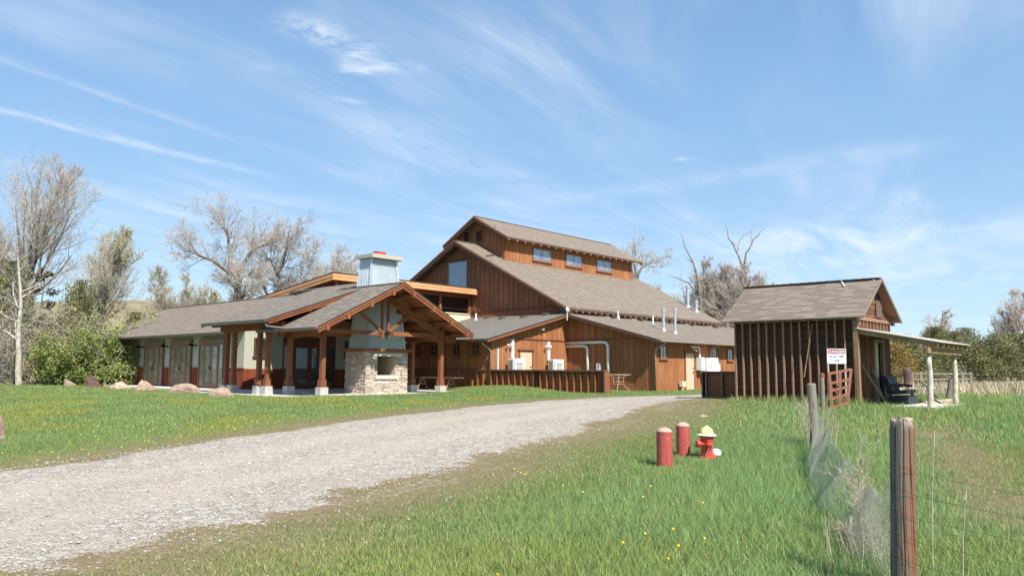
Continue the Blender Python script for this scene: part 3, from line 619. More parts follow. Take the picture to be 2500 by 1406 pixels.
mb = MB(); mb.box(25.6, 35.97, 36.75, 36.9, 4.9, 5.75); part('clerestory_window', mb, 'glassk', BLD)
mb = MB(); mb.box(25.5, 35.97, 36.68, 36.9, 5.75, cz(36.8)-.15); part('beam', mb, 'timber', BLD)
for a in (25.6, 28.4, 31.0, 33.2, 35.8): t = MB(); t.box(a-.08, a+.08, 36.62, 36.8, 4.7, 5.78); part('post', t, 'timber', BLD)
mb = MB(); mb.box(28.0, 35.93, 36.7, 36.85, 3.2, 4.66); CW = part('parapet', mb, 'cream', BLD); mb = MB(); mb.box(28.0, 35.92, 36.64, 36.9, 4.66, 4.72); part('cap', mb, 'cream', CW); mb = MB()
for a in (33.95,): mb.box(a-.04, a+.04, 36.67, 36.7, 3.9, 4.66)
part('trim', mb, 'greyw', CW)
mb = MB(); mb.box(25.5, 25.65, 36.9, 44.0, 3.8, cz(44)-.15); mb.box(25.65, 35.9, 43.85, 44.0, 3.0, cz(44)-.15); part('wall', mb, 'barnU', BLD)
t = MB(); t.box(25.0, 25.12, 36.2, 36.32, 5.35, 6.1); part('post', t, 'timber', BLD)
# --- left wing
def wz(a): return 2.90+.509*(a-19.0)
mb = MB(); mb.slab([(19.0, 36.4, wz(19)), (20.8, 36.4, wz(20.8)), (20.8, 33.2, wz(20.8)), (23.4, 33.2, wz(23.4)), (23.4, 53.85, wz(23.4)), (19.0, 53.85, wz(19))], .07); mb.slab([(23.4, 33.2, wz(23.4)-.002), (27.8, 33.2, 2.9), (27.8, 53.85, 2.9), (23.4, 53.85, wz(23.4)-.002)], .07)
mb.beam((23.4, 33.4, wz(23.4)), (23.4, 53.86, wz(23.4)), .2, .035); part('roof', mb, 'shing', BLD)
fascia([((18.99, 53.86, wz(19)-.12), (23.4, 53.86, wz(23.4)-.12)), ((23.4, 53.86, wz(23.4)-.12), (27.8, 53.86, 2.78))], .04, .16)
gutter([(18.95, 36.4, 2.82), (18.95, 53.9, 2.82)])
mb = MB(); mb.box(19.9, 20.1, 36.64, 53.6, 1.04, 2.99); part('wall', mb, 'stucco', BLD)
mb = MB(); mb.box(20.1, 27.0, 53.4, 53.6, 0, 2.9); mb.prism([(20.1, 2.9), (26.7, 2.9), (23.4, 4.55)], 1, 53.4, 53.6); mb.box(26.8, 27.0, 37, 53.4, 0, 2.9); part('wall', mb, 'stucco', BLD)
mb = MB(); mb.box(19.87, 20.1, 36.61, 53.63, 0, 1.04); battens(mb, 0, 19.87, -1, 36.8, 53.5, .30, K(0.02), K(1.03), .035, .018); WN = part('wainscot', mb, 'wains', BLD)
mb = MB(); mb.box(19.83, 19.9, 36.58, 53.65, 1.04, 1.08); part('cap', mb, 'redframe', WN)
mb = MB(); mb.tube([(18.95, 53.5, 2.7), (19.0, 53.5, 2.6), (19.75, 53.55, 2.42), (19.82, 53.55, 2.3), (19.82, 53.55, .1)], .045, 8); part('downpipe', mb, 'membrane', BLD, smooth=True)
tails(0, 0, 1, 0, .001, 0, .001) if False else None
t = MB(); t.beam((19.05, 38.0, wz(19.05)-.13), (19.95, 38.0, wz(19.95)-.13), .05, .12); f0 = part('rafter_tail', t, 'trimd', BLD)
for k in range(1, 26): dup(f0, loc=(0, .61*k, 0), par=BLD)
def glazed(ax, c, sg, u0, u1, z1, lay, fm, gm, hdr, lab):
    """frame with glass strips; lay = list of (f0, f1, kind)"""
    def bx(m, a, b, p, q, d0, d1):
        lo, hi = sorted((c+sg*d0, c+sg*d1))
        if ax == 0: m.box(lo, hi, a, b, p, q)
        else: m.box(a, b, lo, hi, p, q)
    W_ = u1-u0; m = MB(); bx(m, u0, u1, 0, z1-hdr, .03, .05); bx(m, u0, u1, z1-hdr, z1, .03, .10); bx(m, u0, u0+.07, 0, z1-hdr, .05, .10); bx(m, u1-.07, u1, 0, z1-hdr, .05, .10)
    F_ = part('door_frame', m, fm, BLD, label=lab)
    for f0, f1, kd in lay:
        a, b = u0+W_*f0, u0+W_*f1
        if kd == 's': m = MB(); bx(m, a, b, .10, z1-hdr-.08, .05, .058); part('sidelight', m, gm, F_)
        if kd == 'd':
            m = MB(); st = .13; bx(m, a, a+st, .03, z1-hdr-.04, .05, .085); bx(m, b-st, b, .03, z1-hdr-.04, .05, .085); bx(m, a+st, b-st, z1-hdr-.19, z1-hdr-.04, .05, .085); bx(m, a+st, b-st, .03, .25, .05, .085); part('door', m, fm, F_)
            m = MB(); bx(m, a+st, b-st, .25, z1-hdr-.19, .05, .065); part('pane', m, gm, F_)
        if kd == 'h': m = MB(); bx(m, (a+b)/2-.02, (a+b)/2+.02, .95, 1.15, .085, .14); part('handle', m, 'iron', F_)
LAY = [(.05, .085, 's'), (.095, .165, 's'), (.21, .50, 'd'), (.505, .79, 'd'), (.83, .875, 's'), (.885, .94, 's'), (.48, .52, 'h')]
for i_, (u0, u1) in enumerate(((49.42, 52.01), (45.83, 48.46), (42.29, 44.91), (38.57, 41.32))): glazed(0, 19.87, -1, u0, u1, 2.63, LAY, 'doorframe', 'glassd', .27, None)
# entry wall b = 36.64
mb = MB(); mb.box(20.1, 22.1, 36.64, 36.8, 1.04, 3.3); part('wall', mb, 'stucco', BLD); mb = MB(); mb.box(25.4, 29.5, 36.64, 36.8, 1.04, 3.3); part('wall', mb, 'stucco', BLD)
mb = MB(); mb.box(20.1, 22.1, 36.61, 36.8, 0, 1.04); battens(mb, 1, 36.61, -1, 20.3, 22.0, .35, K(.02), K(1.03), .04, .018); part('wainscot', mb, 'wains', BLD); mb = MB(); mb.box(25.4, 29.5, 36.61, 36.8, 0, 1.04); battens(mb, 1, 36.61, -1, 25.5, 29.4, .35, K(.02), K(1.03), .04, .018); part('wainscot', mb, 'wains', BLD)
mb = MB(); mb.box(22.1, 25.4, 36.7, 36.8, 2.5, 3.3); part('wall', mb, 'redframe', BLD)
glazed(1, 36.72, -1, 22.12, 25.38, 2.6, [(.02, .18, 's'), (.2, .5, 'd'), (.5, .8, 'd'), (.82, .98, 's'), (.48, .52, 'h')], 'redframe', 'glassk', .25, 'dark red glazed entry doors')
window(1, 36.64, -1, 20.5, 21.1, 1.75, 2.55, 'trimd', 'glassk', .08, 0, 0, True); window(1, 36.64, -1, 26.05, 26.6, 1.75, 2.55, 'trimd', 'glassk', .08, 0, 0, True)
# --- P1 entry roof
def p1(a): return 3.02+.345*(a-16.1)
mb = MB(); mb.slab([(16.1, 27.9, p1(16.1)), (22.3, 27.9, p1(22.3)), (22.3, 33.5, p1(22.3)), (16.1, 33.5, p1(16.1))], .08)
mb.slab([(22.3, 29.0, p1(22.3)-.002), (23.9, 29.0, p1(22.3)-.5), (23.9, 36.6, p1(22.3)-.5), (22.3, 36.6, p1(22.3)-.002)], .08); part('roof', mb, 'shingP', BLD)
mb = MB(); mb.slab([(16.15, 27.95, p1(16.15)-.085), (22.3, 27.95, p1(22.3)-.085), (22.3, 33.45, p1(22.3)-.085), (16.15, 33.45, p1(16.15)-.085)], .03); part('soffit', mb, 'timber', BLD)
fascia([((16.1, 27.88, p1(16.1)-.12), (22.3, 27.88, p1(22.3)-.12))], .05, .17, 'timber'); fascia([((16.08, 27.84, p1(16.08)-.05), (22.3, 27.84, p1(22.3)-.05))], .04, .09, 'timber'); fascia([((16.08, 27.82, p1(16.08)+.01), (22.3, 27.82, p1(22.3)+.01))], .05, .03, 'membrane')
gutter([(16.03, 27.9, p1(16.1)-.08), (16.03, 33.3, p1(16.1)-.08)]); fascia([((16.1, 33.51, p1(16.1)-.1), (19.0, 33.51, p1(19.0)-.1))], .04, .16, 'timber')
mb = MB(); mb.tube([(16.05, 28.0, 2.85), (16.1, 27.95, 2.72), (16.7, 27.6, 2.66), (17.1, 27.3, 2.62)], .05, 8); part('downpipe', mb, 'gutter', BLD, smooth=True)
mb = MB(); mb.slab([(21.0, 29.2, 3.2), (28.6, 29.2, 3.2), (28.6, 36.6, 3.2), (21.0, 36.6, 3.2)], .1); part('ceiling', mb, 'timber', BLD)
for a in (16.55, 18.1, 19.7, 21.2): t = MB(); z = p1(a)-.22; t.beam((a, 27.98, z), (a, 33.3, z), .16, .2); part('purlin', t, 'timber', BLD)
mb = MB(); mb.beam((16.98, 28.2, 2.83), (16.98, 33.3, 2.83), .18, .28); part('beam', mb, 'timber', BLD)
def brace(mb, p, q, w=.14, h=.2): mb.beam(p, q, w, h)
t = MB(); arc = [(28.9+4.2*k/12, 2.54+.12*math.sin(math.pi*k/12)**.8) for k in range(13)]; t.prism(arc+[(33.1, 2.69), (28.9, 2.69)], 0, 16.94, 17.02); part('arched_brace', t, 'timber', BLD)
# --- P2 porch roof with open gable
AC = 20.75
def p2(a): return 4.68-.495*abs(a-AC)
mb = MB(); mb.slab([(AC, 25.25, p2(AC)), (16.62, 25.25, p2(16.62)), (16.62, 29.6, p2(16.62)), (AC, 29.6, p2(AC))], .07); mb.slab([(AC, 25.25, p2(AC)-.002), (AC, 30.0, p2(AC)-.002), (24.82, 30.0, p2(24.82)), (24.82, 25.25, p2(24.82))], .07)
mb.beam((AC, 25.24, p2(AC)+.005), (AC, 29.6, p2(AC)+.005), .2, .03); part('roof', mb, 'shingP', BLD)
mb = MB(); mb.slab([(AC, 25.3, p2(AC)-.075), (16.7, 25.3, p2(16.7)-.075), (16.7, 29.5, p2(16.7)-.075), (AC, 29.5, p2(AC)-.075)], .03); mb.slab([(AC, 25.3, p2(AC)-.077), (AC, 29.9, p2(AC)-.077), (24.75, 29.9, p2(24.75)-.075), (24.75, 25.3, p2(24.75)-.075)], .03); part('soffit', mb, 'timber', BLD)
for sg in (-1, 1):
    e = AC+sg*4.11
    fascia([((AC, 25.23, p2(AC)-.15), (e, 25.23, p2(e)-.15))], .05, .17, 'timber'); fascia([((AC, 25.19, p2(AC)-.06), (e, 25.19, p2(e)-.06))], .04, .10, 'timber'); fascia([((AC, 25.17, p2(AC)+.012), (e, 25.17, p2(e)+.012))], .04, .03, 'membrane')
    gutter([(e+sg*.03, 25.3, p2(e)-.06), (e+sg*.03, 29.6, p2(e)-.06)])
    for k, d in enumerate((.55, 1.65, 2.75, 3.7)): t = MB(); a = AC+sg*d; z = p2(a)-.22; t.beam((a, 25.12, z), (a, 29.5, z), .14, .18); part('purlin', t, 'timber', BLD)
t = MB(); z = p2(AC)-.32; t.beam((AC, 25.4, z), (AC, 29.5, z), .16, .24); part('ridge_beam', t, 'timber', BLD)
TB = 26.4
def member(nm, *bs):
    m = MB()
    for p, q, w_, h_ in bs: m.beam(p, q, w_, h_)
    return part(nm, m, 'timber', BLD)
member('tie_beam', ((17.5, TB, 2.58), (24.1, TB, 2.58), .11, .18))
for bb in (TB, 28.8):
    for sg in (-1, 1): member('truss_rafter', ((AC, bb, p2(AC)-.52), (AC+sg*3.5, bb, p2(AC+3.5)-.46), .16, .24))
for x in (AC-.16, AC+.16): member('king_post', ((x, TB-.02, 2.35), (x, TB-.02, p2(AC)-.5), .09, .09))
for sg in (-1, 1): member('strut', ((AC+sg*.12, TB-.03, 2.62), (AC+sg*1.35, TB-.03, p2(AC+1.35)-.58), .10, .11))
mb = MB(); mb.lathe([(.10, -.03), (.10, .10), (.04, .10)], (AC, TB-.16, 2.58), 14, (0, -1, 0))
for d in (-.35, -.22, .22, .35): mb.lathe([(.035, 0), (.035, .04)], (AC+d, TB-.06, 2.58), 8, (0, -1, 0))
part('connector_ring', mb, 'iron', BLD)
member('beam', ((17.7, 26.3, 2.52), (17.7, 29.6, 2.52), .18, .26)); member('beam', ((24.0, 26.3, 2.52), (24.0, 29.6, 2.52), .18, .26)); member('tie_beam', ((17.5, 28.8, 2.60), (24.1, 28.8, 2.60), .12, .22))
def post(a, b, h, both=True):
    m = MB(); m.box(a-.09, a+.09, b-.09, b+.09, .50, h); m.box(a-.125, a+.125, b-.125, b+.125, .34, .64)
    p = part('post', m, 'timber', BLD); m = MB(); m.box(a-.18, a+.18, b-.18, b+.18, -.04, .34); part('footing', m, 'padc', p)
for a, b, h in ((17.7, 26.4, 2.95), (24.0, 26.4, 2.95), (17.7, 28.8, 2.9), (24.0, 28.4, 2.9), (17.0, 29.32, 2.95), (17.0, 30.0, 2.75), (17.0, 32.15, 2.75), (17.0, 32.8, 2.75)): post(a, b, h)
for a in (17.7, 24.0): t = MB(); arc = [(26.5+2.3*k/10, 2.27+.09*math.sin(math.pi*k/10)**.7) for k in range(11)]; t.prism(arc+[(28.8, 2.39), (26.5, 2.39)], 0, a-.04, a+.04); part('arched_brace', t, 'timber', BLD)
m = MB(); m.beam((20.9, 28.3, 2.45), (22.3, 28.3, 2.45), .12, .05); part('strip_light', m, 'white', BLD); m = MB(); m.beam((24.3, 30.5, 2.4), (25.7, 30.5, 2.4), .12, .05); part('strip_light', m, 'white', BLD)
m = MB(); m.box(24.15, 24.75, 26.2, 26.5, 2.3, 2.62); part('block', m, 'timber', BLD)
# ------------------------------------------------------------------ fireplace
FP = thing('outdoor_fireplace', 'stone outdoor fireplace with tapering corrugated metal chimney through the porch roof', 'fireplace', (21.7, 28.2, 0.), 'B')
rs = random.Random(4)
def stones(mb, u0, u1, z0, z1, put):
    def rec(a, b, c, d):
        w_, h_ = b-a, d-c
        if (w_ > .42 or (w_ > .24 and rs.random() < .55 and w_ > h_*1.1)) and w_ >= h_*.9:
            s_ = a+w_*rs.uniform(.35, .65); rec(a, s_, c, d); rec(s_, b, c, d)
        elif h_ > .20 or (h_ > .13 and rs.random() < .35):
            s_ = c+h_*rs.uniform(.38, .62); rec(a, b, c, s_); rec(a, b, s_, d)
        else:
            t = rs.random(); base = [(.50, .425, .345), (.42, .35, .28), (.57, .50, .42), (.48, .375, .31), (.37, .32, .265)][rs.randrange(5)]; k = rs.uniform(.85, 1.12); colr = tuple(v*k for v in base)
            g_ = .011; d_ = rs.uniform(.015, .05); j = lambda: rs.uniform(-.008, .008); e = .018
            q = [(a+g_+j(), c+g_+j()), (b-g_+j(), c+g_+j()), (b-g_+j(), d-g_+j()), (a+g_+j(), d-g_+j())]
            cx_, cy_ = (a+b)/2, (c+d)/2; q2 = [(x+(e if x < cx_ else -e), y+(e if y < cy_ else -e)) for x, y in q]
            mb.add([put(x, y, 0) for x, y in q]+[put(x, y, d_*rs.uniform(.75, 1.1)) for x, y in q2], [(4, 5, 6, 7), (0, 1, 5, 4), (1, 2, 6, 5), (2, 3, 7, 6), (3, 0, 4, 7)], colr)
    rec(u0, u1, z0, z1)
A0, A1, B0, B1 = 20.62, 22.92, 27.46, 28.98; ZT = 1.84; O0, O1, OZ0, OZ1 = 21.22, 22.2, .80, 1.64
core = MB()
core.box(A0, A1, B0, B1, -.05, OZ0-.001); core.box(A0, O0, B0, B1, OZ0, ZT); core.box(O1, A1, B0, B1, OZ0, ZT); core.box(O0, O1, B0, B1, OZ1, ZT)
base_ = part('hearth_core', core, 'mortar', FP)
st = MB(); fr_ = lambda x, y, d: (x, B0-d, y)
for a, b, c, d in ((A0, O0, OZ0, 1.62), (O1, A1, OZ0, 1.62), (A0, A1, -.02, .42), (A0, A1, .42, OZ0), (A0, 21.1, 1.62, 1.80), (22.45, A1, 1.62, 1.80)): stones(st, a, b, c, d, fr_)
for b, c, d in ((B1, -.02, .9), (B1, .9, 1.84)): stones(st, B0-.03, B1, c, d, lambda x, y, dd: (A0-dd, x, y)); stones(st, B0-.03, B1, c, d, lambda x, y, dd: (A1+dd, x, y))
for c, d in ((0, .8), (.8, 1.84)): stones(st, A0, A1, c, d, lambda x, y, dd: (x, B1+dd, y))
part('stone_facing', st, 'stone', FP)
m = MB(); m.box(O1-.02, O1-.003, B0+.12, B1-.1, OZ0, OZ1-.02); m.box(O0+.3, O1, B1-.25, B1-.08, OZ0, OZ1-.02) if False else None; part('fire_box', m, 'firebr', FP)
m = MB(); m.box(21.1, 22.32, B0-.09, B0+.1, OZ0-.16, OZ0); part('sill', m, 'lime', FP); m = MB(); m.box(20.98, 22.5, B0-.05, B0+.1, 1.64, 1.75); part('lintel', m, 'lime', FP)
m = MB(); m.box(A0-.28, A1+.26, B0-.17, B1+.15, 1.84, 1.965); part('mantel', m, 'timber', FP)
c0 = [(20.72, 27.55), (22.80, 27.55), (22.80, 28.82), (20.72, 28.82)]; c1 = [(20.98, 27.72), (22.34, 27.72), (22.34, 28.5), (20.98, 28.5)]; Z0, Z1 = 1.97, 5.97
m = MB()
for k in range(4):
    p, q, r_, t_ = c0[k], c0[(k+1) % 4], c1[k], c1[(k+1) % 4]; L = math.dist(p, q); n_ = int(L/.155)*4; nx, ny = (q[1]-p[1])/L, -(q[0]-p[0])/L; vs = []
    for i in range(n_+1):
        f = i/n_; d = .038*math.cos(i*math.pi/2)
        vs.append((p[0]+(q[0]-p[0])*f+nx*d, p[1]+(q[1]-p[1])*f+ny*d, Z0)); vs.append((r_[0]+(t_[0]-r_[0])*f+nx*d, r_[1]+(t_[1]-r_[1])*f+ny*d, Z1))
    m.add(vs, [(2*i, 2*i+2, 2*i+3, 2*i+1) for i in range(n_)])
CH = part('chimney', m, 'galv', FP); m = MB()
for k in range(4): m.beam((c0[k][0], c0[k][1], Z0), (c1[k][0], c1[k][1], Z1), .09, .09)
part('corner_trim', m, 'galv', CH)
m = MB(); m.box(20.80, 22.58, 27.45, 28.72, 5.98, 6.15); part('chimney_cap', m, 'capm', CH); m = MB(); m.box(21.35, 21.85, 27.85, 28.15, 6.15, 6.34); part('flue', m, 'redp', CH)
# ------------------------------------------------------------------ half walls
def halfwall(label, org, a, b0, b1, zb, zt_, sp=.43, end=True, face=-1):
    H_ = thing('half_wall', label, 'half wall', org, 'B', 'half height board walls')
    m = MB(); m.box(a, a+.08, b0, b1, zb, zt_-.05); part('board_panel', m, 'studw', H_)
    m = MB(); m.box(a-.19, a+.2, b0-.04, b1, zt_-.05, zt_+.02); part('cap', m, 'rim', H_)
    n = int((b1-b0)/sp)
    for k in range(n+1): m = MB(); b = b0+.1+k*(b1-b0-.2)/n; m.box(a-.15, a, b-.022, b+.022, zb, zt_-.05); part('stud', m, 'timber', H_)
    return H_
HW = halfwall('long brown half wall with exposed studs beside the grass mound', (29.5, 21.1, 0.), 29.47, 21.15, 28.5, -.12, 1.07)
m = MB(); m.box(29.28, 29.66, 21.07, 21.148, -.12, 1.0); part('end_board', m, 'timber', HW); m = MB(); m.box(29.29, 29.45, 21.16, 21.28, -.12, 1.0); m.box(29.30, 29.44, 25.2, 25.26, -.12, 1.0); part('metal_post', m, 'iron', HW)
HW2 = thing('half_wall', 'short dark half wall of wide boards between the gravel road and old shed', 'half wall', (26.9, 14.2, 0.), 'B', 'half height board walls')
m = MB(); m.box(27.0, 27.1, 13.0, 14.75, -.05, 1.0); part('board_panel', m, 'studw', HW2); m = MB(); m.box(26.85, 27.25, 12.9, 14.82, 1.0, 1.07); part('cap', m, 'rim', HW2)
for b in (14.65, 14.0, 13.3): m = MB(); m.box(26.88, 27.0, b-.03, b+.03, -.05, 1.0); part('stud', m, 'aged', HW2)
m = MB(); m.box(26.86, 27.2, 14.75, 14.82, -.05, 1.0); part('end_board', m, 'membrane', HW2)
# ------------------------------------------------------------------ courtyard things
def aircon(a, label):
    t = thing('air_conditioner', label, 'air conditioner', (a, 28.1, 0.), 'B', 'outdoor air conditioning units')
    z0, z1, w_, d0, d1 = .85, 1.68, .47, 27.95, 28.32
    m = MB(); m.box(a-w_, a+w_, d0, d1, z0, z1); part('body', m, 'white', t)
    m = MB(); m.box(a-.16, a+.26, d0-.02, d0-.001, z0+.08, z0+.60); part('fan_grille', m, 'grille', t)
    for k in range(6): m = MB(); m.lathe([(.05+.03*k, 0), (.055+.03*k, .012)], (a+.05, d0-.034, z0+.34), 20, (0, 1, 0)) if k in (5,) else m.box(a-.16+.07*k, a-.15+.07*k, d0-.028, d0-.02, z0+.08, z0+.60); part('louvre', m, 'capm', t)
    m = MB()
    for k in range(8): m.box(a-w_-.012, a-w_-.001, d0+.03, d1-.05, z0+.06+k*.09, z0+.11+k*.09)
    part('side_coil', m, 'grille', t); m = MB(); m.box(a-w_+.02, a-w_+.13, d0-.006, d0-.001, z0+.05, z1-.05); part('side_panel', m, 'galv', t)
    m = MB(); m.box(a-w_+.03, a-w_+.12, d0+.02, d1-.02, 0, z0); part('stand_leg', m, 'iron', t); m = MB(); m.box(a+w_-.12, a+w_-.03, d0+.02, d1-.02, 0, z0); part('stand_leg', m, 'iron', t)
    m = MB(); m.box(a+w_-.22, a+w_-.08, d0-.008, d0-.002, z0+.3, z0+.34); part('badge', m, 'grille', t)
    return t
aircon(31.05, 'white air conditioner beside the tan courtyard door'); aircon(34.4, 'white air conditioner nearer the inner courtyard corner')
def lamp(a, b, z, ax, label, nm='wall_lamp', mat='white', grp='wall lamps', fr='B'):
    t = thing(nm, label, 'lamp', (a, b, z), 'B', grp); m = MB()
    dx, dy = (0, -1) if ax == 1 else (-1, 0)
    m.lathe([(.06, 0), (.06, .03)], (a, b, z), 12, (dx, dy, 0)); part('back_plate', m, mat, t)
    m = MB(); m.tube([(a, b, z), (a+dx*.12, b+dy*.12, z+.02), (a+dx*.2, b+dy*.2, z+.08)], .018, 6); part('arm', m, mat, t); return t, dx, dy
for a, lab in ((30.8, 'white twin head floodlight left of the courtyard door'), (34.0, 'white twin head floodlight right of the courtyard door')):
    t, dx, dy = lamp(a, 28.57, 2.4, 1, lab, 'floodlight', 'white', 'courtyard floodlights')
    for s_ in (-1, 1): m = MB(); m.lathe([(.03, 0), (.045, .04), (.075, .17), (.07, .175)], (a+s_*.07, 28.42, 2.44), 12, (s_*.75, -.5, -.35)); part('lamp_head', m, 'white', t)
t, dx, dy = lamp(33.55, 28.57, 3.36, 1, 'small cream security lamp high under the courtyard rake', 'floodlight', 'cream', 'courtyard floodlights'); m = MB(); m.lathe([(.04, 0), (.07, .12), (.06, .13)], (33.55, 28.42, 3.4), 10, (0, -.6, -.7)); part('lamp_head', m, 'cream', t)
t = thing('radar_sensor', 'white round sensor on a curved arm at the courtyard roof corner', 'sensor', (35.4, 28.2, 4.4), 'B'); m = MB(); m.tube([(35.42, 28.15, 3.95), (35.40, 28.12, 4.2), (35.4, 28.15, 4.5)], .03, 8); part('arm', m, 'white', t); m = MB(); m.lathe([(.03, -.05), (.13, -.03), (.14, .02), (.07, .07)], (35.4, 28.1, 4.58), 14, (0, -1, .2)); part('dish', m, 'white', t)
for i_, b in enumerate((52.64, 48.84, 45.36, 41.82)):
    t, dx, dy = lamp(19.86, b, 2.28, 0, ['dark barn lamp at the far left end of the stucco wing', 'dark barn lamp between the first and second glazed doors', 'dark barn lamp between the second and third glazed doors', 'dark barn lamp between the third and fourth glazed doors'][i_], 'wall_lamp', 'iron', 'barn lamps on the stucco wing')
    m = MB(); m.tube([(19.84, b, 2.28), (19.7, b, 2.5), (19.56, b, 2.42)], .014, 6); part('gooseneck', m, 'iron', t)
    m = MB(); m.lathe([(.03, .16), (.05, .13), (.16, .02), (.17, 0), (.15, .0)], (19.55, b, 2.26), 14); part('lamp_shade', m, 'iron', t)
EB = thing('electrical_cabinet', 'white electrical cabinets with a conduit beside the right tan door', 'cabinet', (41.0, 22.3, .0), 'B')
m = MB(); m.box(40.30, 40.62, 22.2, 22.55, 1.12, 1.86); part('cabinet', m, 'white', EB); m = MB(); m.box(40.70, 42.0, 22.05, 22.55, .92, 1.84); part('cabinet', m, 'white', EB)
for x in (41.15, 41.58): m = MB(); m.box(x-.02, x+.02, 22.02, 22.05, 1.3, 1.48); part('handle', m, 'grille', EB)
m = MB(); m.box(42.1, 42.45, 22.35, 22.57, 1.05, 1.55); part('meter_box', m, 'white', EB); m = MB(); m.box(42.52, 42.8, 22.35, 22.57, 1.08, 1.52); part('meter_box', m, 'white', EB); m = MB(); m.lathe([(.07, 0), (.07, .06)], (42.27, 22.35, 1.35), 12, (0, -1, 0)); part('meter', m, 'galv', EB)
m = MB(); m.tube([(39.4, 22.4, 2.45), (40.2, 22.4, 2.45), (40.4, 22.4, 2.40), (40.45, 22.4, 2.2), (40.45, 22.4, 1.85)], .05, 8); part('conduit', m, 'white', EB); m = MB(); m.tube([(40.95, 22.3, -.05), (40.95, 22.3, .92)], .07, 8); part('conduit', m, 'white', EB)
m = MB(); m.beam((39.35, 22.35, 2.5), (39.7, 22.2, 2.2), .14, .05); part('awning_flap', m, 'capm', EB); m = MB(); m.box(41.2, 41.5, 22.3, 22.55, -.02, .62); part('pedestal', m, 'cream', EB)
t = thing('outlet_box', 'small cream outlet box on a stub post left of the right tan door', 'outlet box', (38.5, 22.4, 0.), 'B'); m = MB(); m.box(38.3, 38.68, 22.3, 22.5, .20, .50); part('box', m, 'cream', t); m = MB(); m.box(38.42, 38.52, 22.36, 22.46, -.05, .20); part('post', m, 'cream', t)
t = thing('info_sign', 'small white sign with a dark mark seen above the half wall', 'sign', (35.9, 26.28, 1.2), 'B'); m = MB(); m.box(35.9, 35.93, 26.14, 26.42, 1.1, 1.48); part('board', m, 'signw', t); m = MB(); m.prism([(26.25, 1.18), (26.31, 1.18), (26.33, 1.30), (26.29, 1.42), (26.25, 1.34)], 0, 35.89, 35.899); part('mark', m, 'signt', t)
# patio table frame
TB_ = thing('patio_table', 'tan metal patio table frame with curved legs beyond the half wall end', 'table', (33., 23., 0.), 'B'); TX, TY = 33.0, 22.9
m = MB(); q = [(TX+.62*math.cos(k*math.pi/12), TY+.62*math.sin(k*math.pi/12), .86) for k in range(25)]; m.tube(q, .022, 6, cap=False); part('rim', m, 'pinkt', TB_)
for k in range(4):
    an = k*math.pi/2+.5; c, s_ = math.cos(an), math.sin(an); m = MB(); m.tube([(TX+.5*c, TY+.5*s_, .86), (TX+.27*c, TY+.27*s_, .76), (TX+.25*c, TY+.25*s_, .40), (TX+.34*c, TY+.34*s_, .24), (TX+.55*c, TY+.55*s_, .12), (TX+.6*c, TY+.6*s_, 0)], .017, 6); part('leg', m, 'pinkt', TB_)
for z in (.72, .5, .38): m = MB(); m.tube([(TX+.26*math.cos(k*math.pi/6), TY+.26*math.sin(k*math.pi/6), z) for k in range(13)], .012, 5, cap=False); part('hoop', m, 'pinkt', TB_)
# plank table under the porch
PT = thing('plank_table', 'long plank on a wooden sawhorse in the shaded porch', 'table', (27.3, 30.4, 0.), 'B')
m = MB(); m.box(27.0, 27.7, 28.7, 32.2, .62, .67); part('plank', m, 'rim', PT)
for b in (31.5, 29.3):
    for sg in (-1, 1): m = MB(); m.beam((27.35+sg*.05, b, .62), (27.35+sg*.38, b, 0.0), .05, .10, (0, 1, 0)); part('leg', m, 'cwood', PT)
    m = MB(); m.beam((27.15, b, .32), (27.55, b, .32), .04, .09); part('crossbar', m, 'cwood', PT)
m = MB(); m.box(18.7, 19.05, 29.3, 29.5, 0.0, .08); solo('floor_lamp_box', m, 'capm', (18.9, 29.4, 0), 'small grey box lying on the porch slab left of the fireplace', 'box', 'B')
# ------------------------------------------------------------------ old shed
SH = thing('old_shed', 'dark weathered wooden shed with exposed studs and a white lean-to canopy', 'shed', (26.5, 10.5, .05), 'B')
GZ = -.05; a0, a1, b0, b1 = 24.95, 28.25, 8.45, 12.5
rs = random.Random(9)
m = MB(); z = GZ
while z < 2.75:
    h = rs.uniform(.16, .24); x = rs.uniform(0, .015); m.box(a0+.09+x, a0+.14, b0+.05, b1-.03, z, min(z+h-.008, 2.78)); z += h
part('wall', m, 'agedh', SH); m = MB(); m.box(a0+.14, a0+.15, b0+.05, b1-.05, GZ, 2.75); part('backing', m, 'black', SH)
for k in range(15):
    b = b1-.04-k*(b1-b0-.08)/14; w_ = rs.uniform(.04, .055); tw = rs.uniform(-.012, .012); m = MB(); m.beam((a0+.045, b, GZ), (a0+.045, b+tw, 2.74), .09, w_, (0, 1, 0)); part('stud', m, 'aged', SH)
m = MB(); m.box(a0+.02, a0+.1, b0, b1, GZ-.02, GZ+.06); part('sill_plate', m, 'greyw', SH); m = MB(); m.box(a0, a0+.11, b0+.02, b1, 2.70, 2.80); part('top_plate', m, 'greyw', SH)
